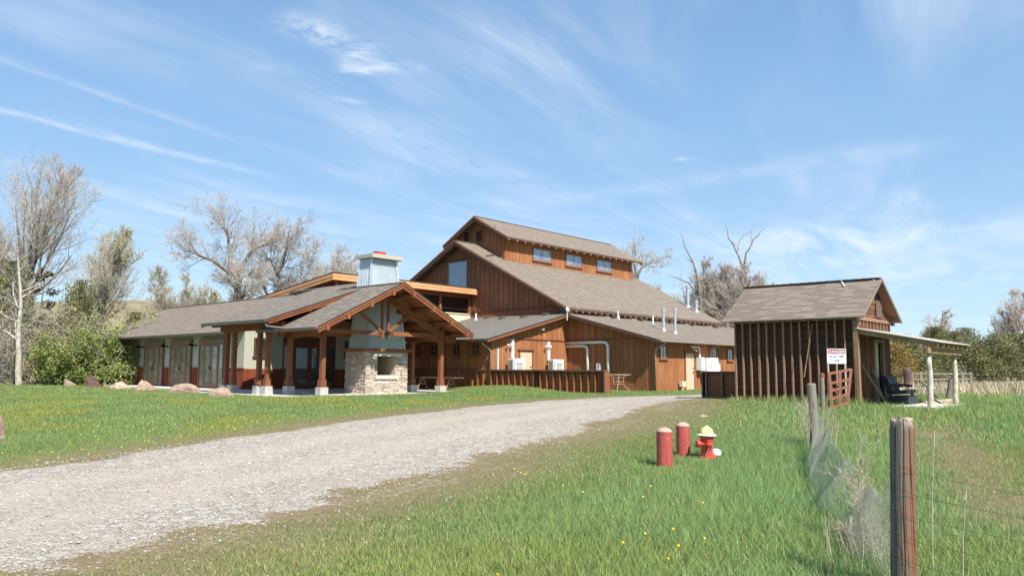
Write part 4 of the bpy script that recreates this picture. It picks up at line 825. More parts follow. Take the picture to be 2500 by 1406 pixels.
# gable end facing -b : lower vertical boards, upper horizontal boards
def shr(a): return 4.1-.69*abs(a-26.58)-.08
m = MB(); a = a0
while a < a1-.01:
    w_ = rs.uniform(.10, .19); e = min(a+w_-.012, a1)
    if not (26.6 < a < 27.5): m.box(a, e, b0-rs.uniform(.0, .02), b0+.04, GZ, 2.74)
    else: m.box(a, e, b0, b0+.04, 2.04, 2.74)
    a += w_
part('wall', m, 'agedv', SH); m = MB()
for k in range(11): a = a0+.04+k*.325; m.box(a, a+.03, b0-.045, b0-.02, 2.38, 2.72)
part('batten', m, 'aged', SH)
m = MB(); z = 2.76
while z < 4.0:
    h = rs.uniform(.13, .19); zz_ = z+h-.01
    def ext(zq): return max(0.0, (4.02-zq)/.69)
    e0, e1 = ext(z), ext(zz_); d_ = rs.uniform(.0, .03)
    if e1 > .04: m.prism([(26.58-e0, z), (26.58+e0, z), (26.58+e1, zz_), (26.58-e1, zz_)], 1, b0-.03-d_, b0+.0)
    z += h
part('gable_boards', m, 'agedg', SH)
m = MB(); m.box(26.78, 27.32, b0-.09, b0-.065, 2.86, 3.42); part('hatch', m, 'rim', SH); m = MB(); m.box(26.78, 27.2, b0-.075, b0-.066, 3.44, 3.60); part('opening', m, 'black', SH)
m = MB(); m.box(a0-.05, a1+.05, b0-.07, b0-.03, 2.70, 2.80); part('trim', m, 'aged', SH)
m = MB(); m.box(a1-.05, a1, b0+.05, b1, GZ, 2.7); m.box(a0+.1, a1-.05, b1-.05, b1, GZ, 2.7); m.prism([(a0+.1, 2.7), (a1, 2.7), (26.58, 3.95)], 1, b1-.05, b1); part('wall', m, 'agedh', SH)
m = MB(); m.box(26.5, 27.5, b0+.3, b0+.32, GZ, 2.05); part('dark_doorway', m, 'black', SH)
for a in (26.52, 27.38): m = MB(); m.box(a, a+.12, b0-.05, b0+.05, GZ, 2.05); part('door_frame', m, 'greyw', SH)
m = MB(); m.box(26.5, 27.52, b0-.06, b0+.05, 2.05, 2.14); part('door_frame', m, 'greyw', SH); m = MB(); m.box(26.66, 27.0, b0-.02, b0+.02, 0, 2.03); part('door', m, 'capm', SH, label='half open dull beige door')
m = MB(); RF = .6875
for sg, e in ((-1, 24.65), (1, 28.5)): m.slab([(26.58, 8.1, 4.1), (e, 8.1, 2.78), (e, 12.8, 2.78), (26.58, 12.8, 4.1)], .035)
part('roof', m, 'shingS', SH); m = MB(); m.slab([(26.58, 8.14, 4.06), (24.7, 8.14, 2.775), (24.7, 12.75, 2.775), (26.58, 12.75, 4.06)], .03); m.slab([(26.58, 8.14, 4.058), (28.45, 8.14, 2.775), (28.45, 12.75, 2.775), (26.58, 12.75, 4.058)], .03); part('roof_deck', m, 'agedg', SH)
m = MB()
for k in range(16): m.beam((26.58, 8.12+k*.295, 4.115), (26.58, 8.12+(k+1)*.295-.01, 4.125), .2, .025)
part('ridge_cap', m, 'rim', SH)
for sg, e in ((-1, 24.63), (1, 28.52)): m = MB(); m.beam((26.58, 8.09, 4.065), (e, 8.09, 2.745), .03, .07); part('verge_board', m, 'greyw', SH)
for k in range(10): m = MB(); b = 8.7+k*.42; m.beam((24.7, b, 2.72), (25.1, b, 2.98), .05, .09); part('rafter_tail', m, 'aged', SH)
m = MB(); m.beam((26.2, 9.15, 3.89), (26.5, 9.35, 4.09), .03, .01); m.beam((26.45, 8.3, 4.03), (26.6, 8.36, 4.12), .03, .01); part('white_strip', m, 'white', SH)
m = MB(); m.lathe([(.03, 0), (.07, .05), (.07, .1)], (28.2, 8.3, 2.74), 10, (0, 0, -1)); part('round_lamp', m, 'iron', SH)
m = MB(); m.box(24.9, 25.06, 8.36, 8.5, GZ, 2.7); part('corner_post', m, 'aged', SH); m = MB(); m.box(24.80, 25.0, 8.3, 8.47, 2.55, 2.62); part('block', m, 'greyw', SH)
# canopy
def cnz(b): return 2.42-(8.45-b)*.20
m = MB(); m.slab([(24.88, 8.45, cnz(8.45)+.01), (28.6, 8.45, cnz(8.45)+.01), (28.6, 6.08, cnz(6.08)+.01), (24.88, 6.08, cnz(6.08)+.01)][::-1], .012)
for k in range(18): a = 24.95+k*.205; m.beam((a, 8.44, cnz(8.44)+.018), (a, 6.08, cnz(6.08)+.018), .035, .018)
part('canopy_roof', m, 'wroof', SH)
for k, a in enumerate((24.98, 25.6, 26.15, 26.7, 27.25, 27.8, 28.4)): m = MB(); m.beam((a, 8.45, cnz(8.45)-.08), (a, 6.13, cnz(6.13)-.08), .045, .15); part('canopy_rafter', m, 'cwood', SH)
m = MB(); m.box(24.6, 28.5, 6.32, 6.38, 1.63, 1.80); m.box(24.6, 28.5, 6.5, 6.56, 1.63, 1.80); m.box(24.62, 24.72, 6.38, 6.5, 1.62, 1.81); part('canopy_beam', m, 'cwood', SH)
for a, b, dx, dz in ((25.08, 6.44, .02, 0), (28.25, 6.5, -.06, 0)):
    pts = [(a+dx*t+.02*math.sin(t*5+a), b+.015*math.sin(t*7), GZ-.05+1.66*t/1.0*1.0) for t in np.linspace(0, 1, 8)]; m = MB(); m.tube(pts, [.10, .088, .082, .08, .078, .075, .073, .072], 10); part('canopy_post', m, 'log', SH, smooth=True)
m = MB(); m.box(24.9, 28.4, 6.3, 8.4, -.12, .07)
solo('shed_slab', m, 'conc', (26.6, 7.4, 0), 'pale concrete pad under the shed canopy', 'paving', 'B', kind='structure')
# van bench seat
VS = thing('bench_seat', 'dark blue and grey twin bench seat on the shed pad', 'seat', (26.9, 7.75, .07), 'B')
def seatpt(u, v, z): return (26.55+u, 8.15-v, .07+z)
for k in range(2):
    u = .05+k*.48
    m = MB(); m.add([seatpt(u, .12, .28), seatpt(u+.44, .12, .28), seatpt(u+.44, .62, .33), seatpt(u, .62, .33), seatpt(u, .12, .40), seatpt(u+.44, .12, .40), seatpt(u+.44, .68, .47), seatpt(u, .68, .47)], [(0, 3, 2, 1), (4, 5, 6, 7), (0, 1, 5, 4), (1, 2, 6, 5), (2, 3, 7, 6), (3, 0, 4, 7)]); part('cushion', m, 'seatb', VS)
    m = MB(); m.add([seatpt(u+p, q, z) for z, o_ in ((.34, .06), (.62, .0), (.82, -.07), (.88, -.11)) for p, q in ((0, .0+o_), (.44, .0+o_), (.44, .15+o_), (0, .15+o_))], [tuple(j*4+i for j, i in ((r, k_), (r, (k_+1) % 4), (r+1, (k_+1) % 4), (r+1, k_))) for r in range(3) for k_ in range(4)]+[(0, 3, 2, 1), (12, 13, 14, 15)]); part('backrest', m, 'seatb', VS)
    m = MB(); m.add([seatpt(u+.09, .215, .42), seatpt(u+.35, .215, .42), seatpt(u+.35, .155, .62), seatpt(u+.09, .155, .62), seatpt(u+.35, .085, .80), seatpt(u+.09, .085, .80)], [(0, 1, 2, 3), (3, 2, 4, 5)]); part('cloth_panel', m, 'seatg', VS)
m = MB(); m.box(26.56, 27.55, 7.45, 8.02, .07, .33); part('base', m, 'seatb', VS)
for u in (-.02, .96): m = MB(); m.beam(seatpt(u, .1, .60), seatpt(u, .55, .57), .07, .08); part('armrest', m, 'seatb', VS)
# leaning boards and pole
for i_, (p, q, w_, lab) in enumerate((((25.15, 8.4, 1.35), (25.9, 7.9, .05), .09, 'grey board leaning on the shed corner post'), ((25.9, 8.4, .95), (26.2, 8.05, .05), .05, 'short thin stick leaning by the shed boards'), ((26.25, 8.4, 1.2), (26.45, 8.1, .05), .05, 'thin dark stick leaning beside the shed door'))):
    m = MB(); m.beam(p, q, w_, .03); solo('leaning_board', m, 'greyw', q, lab, 'board', 'B', 'sticks leaning on the shed')
m = MB(); m.tube([(24.9, 9.75, 2.6), (24.6, 9.95, .9)], .018, 6); solo('leaning_pole', m, 'aged', (24.6, 9.95, .9), 'thin pole leaning on the shed studs left of the sign', 'pole', 'B')
# sign
SG = thing('danger_sign', 'white DANGER STAY OFF ICE sign with a maroon header in front of the shed', 'sign', (9.83, 23.6, .05)); Y0 = 23.6; x0, x1, z0, z1 = 9.56, 10.13, 1.32, 1.77
m = MB(); m.box(x0, x1, Y0, Y0+.012, z0, z1); part('board', m, 'signw', SG); m = MB(); m.box(x0+.018, x1-.018, Y0-.003, Y0-.0005, z1-.155, z1-.018); part('header', m, 'signr', SG)
def text(body, x, z, size, mat, nm, font=None, ss_=1.0):
    cu = bpy.data.curves.new('t', 'FONT'); cu.body = body; cu.size = size; cu.align_x = 'CENTER'; cu.extrude = .001; cu.offset = size*.012; ob = bpy.data.objects.new('t', cu); LINK(ob); bpy.context.view_layer.update()
    me = bpy.data.meshes.new_from_object(ob); bpy.data.objects.remove(ob); o = bpy.data.objects.new(nm, me); LINK(o); me.materials.clear(); me.materials.append(MT[mat]); o.parent = SG
    o.rotation_euler = (math.pi/2, 0, 0); o.scale = (ss_, 1, 1); o.location = (x-9.83, Y0-.006-23.6, z-.05); return o
xc = (x0+x1)/2; text('DANGER', xc, z1-.128, .118, 'signw', 'lettering', ss_=1.05); text('STAY OFF', xc, z1-.272, .10, 'signt', 'lettering'); text('ICE', xc, z1-.392, .10, 'signt', 'lettering')
for x in (x0+.03, xc, x1-.03): m = MB(); m.box(x-.018, x+.018, Y0+.014, Y0+.04, -.05, 1.7 if x != xc else 1.5); part('post', m, 'greyw' if x == xc else 'capm', SG)
# faded red gate panel
GT = thing('wooden_gate', 'faded red wooden lattice gate panel leaning below the danger sign', 'gate', (9.62, 23.0, .03))
gp = lambda u, v: (9.33+u*.76-.20*(1-v)*u, 22.95+.25*u-.12*(1-v), .02+v*1.02+u*.13)
def gb(nm, p, q, w_=.085, t_=.04): m = MB(); m.beam(gp(*p), gp(*q), t_, w_, (0, -1, 0)) if False else m.beam(gp(*p), gp(*q), w_, t_, (0, -1, .1)); part(nm, m, 'gatew', GT)
for u in (0, .5, 1): gb('stile', (u, .0), (u, 1))
for v in (.98, .70, .49, .27, .02): gb('rail', (0, v), (1, v), .075, .035) 
gb('diagonal', (.05, .60), (.9, .03), .04, .03)
def wpost(nm, x, y, top, r, mat, label, cat='post', grp=None, lean=(0, 0), n=12, bot=None):
    z = float(zt(x, y)); m = MB(); k = 6; pts = [(x+lean[0]*t, y+lean[1]*t, z-.1+(top-z+.1)*t) for t in np.linspace(0, 1, k)]
    rr = [r*(1.04-.06*t+.02*math.sin(t*9+x)) for t in np.linspace(0, 1, k)]; pts.append((pts[-1][0], pts[-1][1], top+r*.25)); rr.append(r*.78); m.tube(pts, rr, n)
    return solo(nm, m, mat, (x, y, z), label, cat, 'W', grp, smooth=False)
wpost('fence_post', 9.22, 23.2, 1.02, .075, 'gatew', 'faded red round post left of the lattice gate', 'fence post', 'posts near the shed')
wpost('fence_post', 8.98, 22.6, .88, .06, 'greyw', 'grey stub post beside the red gate post', 'fence post', 'posts near the shed')
wpost('fence_post', 6.03, 15.63, .82, .088, 'greyw', 'grey weathered fence post behind the bare twigs', 'fence post', 'wire fence posts', (-.04, 0), 14)
def crackedpost(x, y, top, r, mat, label, lean):
    z = float(zt(x, y)); rg = np.random.default_rng(3); n = 56; th = np.linspace(0, 2*np.pi, n, endpoint=False); prof = 1+.025*np.sin(3*th+1)+.012*np.sin(7*th+2)
    for c in (3.6, 4.25, 4.9, 5.6, 1.0, 2.2): prof = prof-.10*np.exp(-(((th-c+np.pi) % (2*np.pi)-np.pi)/.045)**2)
    hs = [-.1]+list(np.linspace(.05, top-z-.03, 22))+[top-z-.012, top-z+.004, top-z+.01]; ks = [1.04-.05*i/24 for i in range(23)]+[.96, .88, .45]; m = MB(); vs = []
    for i, (h, k) in enumerate(zip(hs, ks)):
        tw = .05*math.sin(i*.35); t = h/(top-z); w2 = 1+.012*math.sin(i*1.3)
        for a, p in zip(th, prof): vs.append((x+lean*t+math.cos(a+tw)*r*k*p*w2, y+math.sin(a+tw)*r*k*p*w2, z+h+(.012*math.sin(a*3+1) if i > 21 else 0)))
    N = len(hs); m.add(vs, [(i*n+k, i*n+(k+1) % n, (i+1)*n+(k+1) % n, (i+1)*n+k) for i in range(N-1) for k in range(n)]+[tuple(range((N-1)*n, N*n))])
    return solo('fence_post', m, mat, (x, y, z), label, 'fence post', 'W', 'wire fence posts')
o = crackedpost(2.80, 5.72, .725, .081, 'postw', 'thick foreground fence post, grey and reddish brown, at the lower right', .045)
wpost('fence_post', 20.6, 40.5, 1.25, .20, 'rockr', 'dark red leaning post beyond the shed corner', 'fence post', 'posts near the shed', (-.1, 0))
wpost('short_post', 12.95, 25.3, .52, .05, 'cwood', 'short pale post at the shed pad edge', 'post', 'posts near the shed')
m = MB(); m.tube([(15.75, 28.0, .86), (15.55, 28.0, .0)], .07, 10); solo('leaning_log', m, 'bark', (15.5, 28, 0), 'dark log leaning outward right of the canopy posts', 'log')
m = MB(); m.tube([(21.0, 40.0, .60), (14.9, 27.0, .04)], .06, 8); solo('fallen_pole', m, 'greyw', (15, 27, 0), 'grey pole sloping down behind the canopy posts', 'pole')
# field rail gate far behind
RG = thing('rail_gate', 'grey wooden rail gate in the dry field beyond the shed', 'gate', (25.0, 47.0, 0.))
for x in (24.1, 24.6, 27.1, 27.6): m = MB(); m.tube([(x, 47, -.1), (x, 47, 1.12)], .10, 8); part('post', m, 'greyw', RG)
for z in (.98, .35, .66): m = MB(); m.tube([(24.1, 46.95, z), (27.6, 46.95, z+.02)], .05, 6); part('rail', m, 'greyw', RG)
fx = [(48.3, 80, .0), (44.9, 74, 0), (46.3, 75.5, 0), (50.5, 79, 0), (41.2, 71, 0), (37.5, 68, 0), (34.5, 65, 0)]
for i_, (x, y, _) in enumerate(fx): wpost('fence_post', x, y, float(zt(x, y))+1.15, .10, 'greyw', ['pair post in the dry field, rear one', 'field fence post furthest left of the far row', 'pair post in the dry field, front one', 'tall field fence post nearest the timber trestle', 'field fence post in the middle of the dry field', 'field fence post right of the rail gate', 'field fence post closest to the rail gate'][i_], 'fence post', 'field fence posts', (0, 0), 7)
t = thing('timber_trestle', 'dark timber trestle in the dry field at the far right edge', 'trestle', (51.5, 77, float(zt(51.5, 77))))
for x in (51.0, 51.6, 52.2): m = MB(); z = float(zt(51.5, 77)); m.beam((x-.4, 77, z), (x+.1, 77, z+1.3), .1, .1); part('leg', m, 'greyw', t)
for zz_ in (.4, .8, 1.15): m = MB(); m.beam((50.7, 76.9, z+zz_), (52.6, 76.9, z+zz_), .07, .1); part('rail', m, 'greyw', t)
# ------------------------------------------------------------------ bollards and hydrant
def bollard(x, y, top, r, label, seed):
    z = float(zt(x, y)); m = MB(); prof = [(r, -.1), (r*1.0, (top-z)-.035), (r*.97, top-z-.015), (r*.72, top-z+.018), (r*.3, top-z+.04), (.001, top-z+.045)]
    m.lathe(prof[:2], (x, y, z), 28); t = thing('bollard', label, 'bollard', (x, y, z), 'W', 'red bollards beside the hydrant'); part('shaft', m, 'bolred', t, smooth=False)
    m = MB(); m.lathe(prof[1:], (x, y, z), 28); part('cap', m, 'capr', t, smooth=True)
MT['capr'] = m_plain('worn_cap', (.50, .33, .28), .9, var=.3, sc_=20, dirt=(.36, .10, .08))
bollard(2.55, 13.1, .095, .131, 'front red wooden bollard with a pale worn top, left of the hydrant', 1); bollard(3.12, 14.3, .105, .122, 'rear red bollard between the front bollard and the hydrant', 2)
hx_, hy_ = 3.48, 14.0; hz_ = float(zt(hx_, hy_)); HY = thing('fire_hydrant', 'red fire hydrant with a yellow dome cap in the grass', 'hydrant', (hx_, hy_, hz_)); HY.scale = (1.03, 1.03, .86)
m = MB(); m.lathe([(.145, -.05), (.145, .02), (.105, .03), (.105, .05)], (hx_, hy_, hz_+.02), 24); m.lathe([(.098, 0), (.098, .28), (.112, .30), (.112, .38), (.085, .40)], (hx_, hy_, hz_+.06), 28); part('barrel', m, 'hyred', HY, smooth=False)
m = MB(); m.lathe([(.12, 0), (.165, .0), (.168, .018), (.12, .04)], (hx_, hy_, hz_+.46), 28); part('bonnet_flange', m, 'cream2', HY)
m = MB(); m.lathe([(.115, 0), (.112, .03), (.10, .075), (.075, .115), (.04, .14), (.022, .145), (.022, .17), (.001, .17)], (hx_, hy_, hz_+.498), 24); b_ = part('bonnet', m, 'hyyel', HY, smooth=True); m = MB(); m.lathe([(.014, 0), (.012, .04)], (hx_, hy_, hz_+.668), 6); part('operating_nut', m, 'bark', b_)
m = MB(); m.lathe([(.055, .05), (.055, .14), (.072, .145), (.072, .20), (.06, .21)], (hx_, hy_, hz_+.30), 20, (-1, -.25, 0)); nz_ = part('side_nozzle', m, 'hyred', HY); m = MB(); m.lathe([(.03, 0), (.022, .05)], (hx_-.20, hy_-.05, hz_+.30), 6, (-1, -.25, 0)); part('nozzle_nut', m, 'bark', nz_)
m = MB(); m.lathe([(.06, .06), (.06, .13), (.05, .15), (.05, .16), (.03, .16), (.03, .175), (.012, .18)], (hx_, hy_, hz_+.29), 20, (.12, -1, 0)); part('front_nozzle', m, 'hyred', HY)
m = MB(); m.tube([(hx_+.0, hy_-.16, hz_+.24), (hx_-.02, hy_-.155, hz_+.18), (hx_-.05, hy_-.14, hz_+.10), (hx_-.06, hy_-.13, hz_+.06)], .006, 5); part('chain', m, 'capm', HY)
m = MB(); m.lathe([(.05, -.08), (.085, -.05), (.095, 0), (.085, .05), (.05, .08)], (hx_+.165, hy_+.06, hz_+.10), 18, (.5, 1, 0)); part('rear_outlet', m, 'white', HY, smooth=True)
for k in range(8): a = k*math.pi/4+.2; m = MB(); m.lathe([(.010, 0), (.010, .02)], (hx_+.135*math.cos(a), hy_+.135*math.sin(a), hz_+.44), 6); part('bolt', m, 'capm', HY)
# ------------------------------------------------------------------ rocks
def rock(x, y, w_, d_, h_, mat, label, seed, rz=0., grp='boulders along the lawn edge', flat=.6):
    r_ = np.random.default_rng(seed); bm = bmesh.new(); bmesh.ops.create_icosphere(bm, subdivisions=4, radius=1)
    dirs = [Vector(r_.normal(size=3)).normalized() for _ in range(13)]; offs = r_.uniform(.42, .8, 13)
    ph = r_.uniform(0, 6, 6)
    for v in bm.verts:
        p = v.co.copy()
        for d, o_ in zip(dirs, offs):
            t = p.dot(d)
            if t > o_: p -= d*(t-o_)*.96
        n_ = .03*math.sin(9*p.x+ph[0])*math.sin(8*p.y+ph[1])+.025*math.sin(17*p.z+ph[2]+5*p.x)+.012*math.sin(31*p.x+ph[3])*math.sin(29*p.y+27*p.z+ph[4])
        v.co = Vector((p.x*w_/1.7, p.y*d_/1.7, max(-.3, p.z)*h_/.72))*(1+n_)
    me = bpy.data.meshes.new('rock'); bm.to_mesh(me); bm.free(); me.materials.append(MT[mat]); autouv(me)
    o = bpy.data.objects.new('boulder', me); LINK(o); o.location = (x, y, float(zt(x, y))-.06); o.rotation_euler = (0, 0, rz); return tag(o, label, 'rock', grp)
rock(-25.3, 44.8, .85, .6, .40, 'rock', 'tan boulder standing alone, leftmost of the lawn edge rocks', 1, .1); rock(-23.5, 44, 1.15, .7, .55, 'rockr', 'dark maroon angular boulder left of the pale rocks', 12, -.2)
rock(-19.5, 39.2, 1.3, .7, .46, 'rockw', 'broad pale buff boulder with an orange stain', 3, .1); rock(-17.6, 37.4, 1.1, .75, .58, 'rock', 'blocky pink tan boulder in front of the second glazed door', 14, 0)
rock(-14.2, 34, 1.35, .55, .34, 'rock', 'low long pink boulder sloping down in front of the third door', 5, -.05); rock(-11.0, 30.0, 1.3, .6, .50, 'rock', 'pink pointed boulder beside the left porch posts', 26, .1)
rock(-10.35, 15.6, .5, .5, .55, 'rock', 'tan boulder cut off by the left edge of the photo', 7, 0)
rock(5.25, 21.2, .5, .3, .10, 'rockw', 'small white flat stone in a bare gravel patch', 8, 0, 'small pale stones'); rock(14.2, 25.8, 1.3, .5, .22, 'rockw', 'bleached white stone lump at the foot of the canopy posts', 9, .3, 'small pale stones'); rock(11.2, 23.2, .35, .2, .06, 'rockw', 'small white stone in the grass before the shed pad', 10, 0, 'small pale stones')
# ------------------------------------------------------------------ trees
def rodr(v, k, ang):
    c = np.cos(ang)[:, None]; s_ = np.sin(ang)[:, None]; return v*c + np.cross(k, v)*s_ + k*(np.sum(k*v, 1)[:, None])*(1-c)
def nrm(v): return v/np.maximum(np.linalg.norm(v, axis=1), 1e-9)[:, None]
def grow(r, P0, D, L, Rd, nseg, wig, trop, taper=.25):
    N = len(P0); pts = np.zeros((N, nseg+1, 3)); rad = np.zeros((N, nseg+1)); pts[:, 0] = P0; d = D.copy(); rad[:, 0] = Rd
    for i in range(nseg):
        d = nrm(d + r.normal(0, wig, (N, 3)) + np.array([0, 0, trop])); pts[:, i+1] = pts[:, i]+d*(L/nseg)[:, None]; rad[:, i+1] = Rd*(1-(1-taper)*(i+1)/nseg)
    return pts, rad
def children(r, pts, rad, L, K, t0, t1, ang, angs, lr, rr, shape=None):
    N, S, _ = pts.shape; t = np.sort(r.uniform(t0, t1, (N, K)), 1); f = t*(S-1); i = np.minimum(f.astype(int), S-2); u = f-i; n = np.arange(N)[:, None]
    p = pts[n, i]*(1-u)[..., None]+pts[n, i+1]*u[..., None]; d = nrm((pts[n, i+1]-pts[n, i]).reshape(-1, 3)); q = (rad[n, i]*(1-u)+rad[n, i+1]*u).ravel()
    ax = nrm(np.cross(d, r.normal(size=d.shape))); D = rodr(d, ax, r.normal(ang, angs, len(d)))
    sh = np.ones(N*K) if shape is None else shape(t.ravel())
    Lc = np.repeat(L, K)*lr*r.uniform(.7, 1.25, N*K)*sh; return p.reshape(-1, 3), D, Lc, np.minimum(q*.8, q*rr+.0)
def tubes(pts, rad, k=3):
    N, S, _ = pts.shape; T = np.zeros_like(pts); T[:, 1:-1] = pts[:, 2:]-pts[:, :-2]; T[:, 0] = pts[:, 1]-pts[:, 0]; T[:, -1] = pts[:, -1]-pts[:, -2]
    T = T/np.maximum(np.linalg.norm(T, axis=2), 1e-9)[..., None]; up = np.where(np.abs(T[:, :1, 2:3]) > .9, np.array([1., 0, 0]), np.array([0, 0, 1.]))
    A = np.cross(T, np.broadcast_to(up, T.shape)); A /= np.maximum(np.linalg.norm(A, axis=2), 1e-9)[..., None]; B = np.cross(T, A)
    V = []
    for j in range(k): a = 2*math.pi*j/k; V.append(pts+(A*math.cos(a)+B*math.sin(a))*rad[..., None])
    V = np.stack(V, 2).reshape(-1, 3); base = (np.arange(N)*S*k)[:, None, None]+(np.arange(S-1)*k)[None, :, None]; j = np.arange(k)[None, None]; j2 = (j+1) % k
    Fc = np.stack([base+j, base+j2, base+k+j2, base+k+j], -1).reshape(-1, 4); return V, Fc
def join(L_):
    V = []; Fc = []; o = 0
    for v, f in L_: V.append(v); Fc.append(f+o); o += len(v)
    return np.concatenate(V), np.concatenate(Fc)
def leaves(r, P, size, cols, var=.25, flat=0):
    N = len(P); a = nrm(r.normal(size=(N, 3))); b = nrm(np.cross(a, r.normal(size=(N, 3)))); s_ = (size*r.uniform(.6, 1.3, N))[:, None]
    V = np.stack([P-a*s_, P+b*s_*.55, P+a*s_, P-b*s_*.55], 1).reshape(-1, 3); Fc = np.arange(4*N).reshape(N, 4)
    c = np.array(cols)[r.integers(0, len(cols), N)]*r.uniform(1-var, 1+var, (N, 1)); return V, Fc, np.repeat(c, 4, 0)
def addpart(nm, V, Fc, par, mat, col=None, smooth=False):
    me = npmesh(nm, V, Fc, Fc.shape[1], col, mat, smooth); o = bpy.data.objects.new(nm, me); LINK(o); o.parent = par; return o
BUD, GRN, WHT = [(.46, .38, .31), (.38, .30, .24), (.30, .23, .18)], [(.50, .52, .26), (.58, .58, .34), (.40, .42, .22)], [(.74, .69, .64), (.66, .60, .55), (.58, .50, .45)]
def tree(name, label, x, y, H_, seed, nl=14, spread=34, lr=.42, trop=.10, wig=.08, rad=.28, bark='bark', tb=None, bud=BUD, nbud=1.0, bs=.07, limbs=None, K=(6, 5, 4), t0=.22, lean=(0, 0), group='bare spring trees', shape=None, twig=.012, cat='tree', budp=.5, fork=0, thin=1.0):
    r = np.random.default_rng(seed); z = float(zt(x, y)); t = thing(name, label, cat, (x, y, z), 'W', group); acc = []; fine_ = []
    if limbs is None:
        P0 = np.array([[0., 0, -.2]]); D = nrm(np.array([[lean[0], lean[1], 1.]])); L = np.array([H_*.93])
        if fork: P0 = np.repeat(P0, fork, 0)+r.normal(0, rad*.6, (fork, 3))*[1, 1, 0]; D = nrm(np.repeat(D, fork, 0)+r.normal(0, .085, (fork, 3))); L = H_*r.uniform(.6, .95, fork); L[0] = H_*.93
        pts, rd = grow(r, P0, D, L, np.full(len(P0), rad), 9, wig*.5, .02, .12); acc.append(tubes(pts, rd, 7))
        sh = shape or (lambda q: 1.15-1.0*q)
        p, d, l, q = children(r, pts, rd, L, nl, t0, .97, R(spread), .15, lr, .55, sh); pts, rd = grow(r, p, d, l, q, 6, wig, trop); acc.append(tubes(pts, rd, 4)); L = l
    else:      # main limbs laid out explicitly: list of (points, r0, r1)
        pp = []; rr_ = []
        for P_, ra, rb in limbs:
            P_ = np.array(P_, float); s_ = np.linspace(0, 1, len(P_)); u = np.linspace(0, 1, 10); Q = np.stack([np.interp(u, s_, P_[:, i]) for i in range(3)], 1); Q[1:-1] += r.normal(0, .05, (8, 3)); pp.append(Q); rr_.append((ra+(rb-ra)*u)*(.72 if nl else .58))
        pts = np.stack(pp); rd = np.stack(rr_); acc.append(tubes(pts, rd, 6)); L = np.linalg.norm(pts[:, -1]-pts[:, 0], axis=1)
        if nl:
            p, d, l, q = children(r, pts, rd, np.minimum(L, 5.), nl, t0, 1., R(spread), .3, lr, .36); pts2, rd2 = grow(r, p, d, l, q, 6, wig, trop); acc.append(tubes(pts2, rd2, 4)); pts, rd, L = pts2, rd2, l
    if nl or limbs is None:
        tips = []
        for lev, k in enumerate(K):
            p, d, l, q = children(r, pts, rd, L, k, .2, 1., R(36), .22, .48 if lev < len(K)-1 else .42, .55)
            if lev == len(K)-1: q = np.full(len(q), twig)
            pts, rd = grow(r, p, d, l, np.maximum(q, twig), 4 if lev == 0 else (3 if lev < len(K)-1 else 2), wig, trop); fine_.append(tubes(pts, rd, 3)); L = l
            tips.append(pts[:, 1:].reshape(-1, 3))
        V, Fc = join(fine_); addpart('twigs', V, Fc, t, tb or bark)
        if bud and nbud:
            P = np.concatenate(tips[-2:]); P = P[r.random(len(P)) < budp*nbud]; P = P+r.normal(0, .06, P.shape); V, Fc, c = leaves(r, P, bs, bud); addpart('buds', V, Fc, t, 'leaf', c)
    V, Fc = join(acc); addpart('trunk', V, Fc, t, bark, None, True); return t
def px_(u, v, Y):      # photo position at depth Y -> metres relative to the trunk base (design aid for tracing limbs at their own distance)
    d = fwv+r2*((u-1250)/F)-u2*((v-703)/F); k = Y/d.y; return np.array([d.x*k, Y, EYE+d.z*k])
def limbset(base, Y, L_, seed, dep=1.6):
    rr_ = np.random.default_rng(seed); o_ = px_(base[0], base[1], Y); o_[2] = float(zt(o_[0], Y)); out = []
    for pts, ra, rb, dy in L_: out.append(([tuple(px_(u, v, Y)-o_+np.array([0, dy*i/max(1, len(pts)-1), 0])) for i, (u, v) in enumerate(pts)], ra, rb))
    return (float(o_[0]), float(Y)), out
tree('cottonwood_tree', 'tall budding cottonwood with many upright limbs at the far left', -44.0, 66, 20.4, 3, 30, 30, .42, .12, .06, .42, 'bark', 'barkp', BUD, .5, .05, K=(8, 6, 5), fork=3, twig=.010, t0=.2, shape=lambda q: 1.25-1.0*q)
tree('cottonwood_tree', 'tall grey cottonwood cut off by the left edge of the photo', -48.6, 66, 17.0, 4, 20, 30, .36, .10, .06, .35, 'bark', 'barkp', BUD, .35, .05, K=(8, 7, 5), fork=2, twig=.014)
tree('birch_tree', 'white barked birch with bare twisting branches at the left lawn edge', -28.6, 45.5, 9.5, 5, 12, 62, .42, .03, .12, .20, 'birch', 'birch', None, 0, .05, K=(6, 5, 4), t0=.3, twig=.008, lean=(-.02, 0), group=None)
tree('poplar_tree', 'budding poplar with pale green tips left of the wing roof', -44.4, 82, 17.0, 6, 26, 34, .42, .10, .08, .38, 'bark', 'barkp', GRN, .9, .06, K=(8, 6, 5), fork=2, twig=.016, t0=.25)
tree('poplar_tree', 'thin grey poplar just right of the pale green poplar', -37.2, 84, 12.8, 7, 18, 34, .46, .10, .08, .24, 'bark', 'barkp', GRN, .4, .055, K=(7, 6, 5), fork=2, twig=.014)
tree('sapling_tree', 'faint thin sapling behind the wing ridge', -37.5, 95, 11.0, 8, 14, 20, .35, .16, .05, .14, 'barkp', 'barkp', WHT, .4, .08, K=(5, 5, 3), twig=.014)
tree('poplar_tree', 'yellow green budding tree behind the wing roof left of the big bare tree', -36.4, 92, 12.6, 9, 20, 34, .42, .12, .08, .26, 'bark', 'barkp', GRN, .6, .07, K=(7, 6, 5), fork=3, twig=.013)
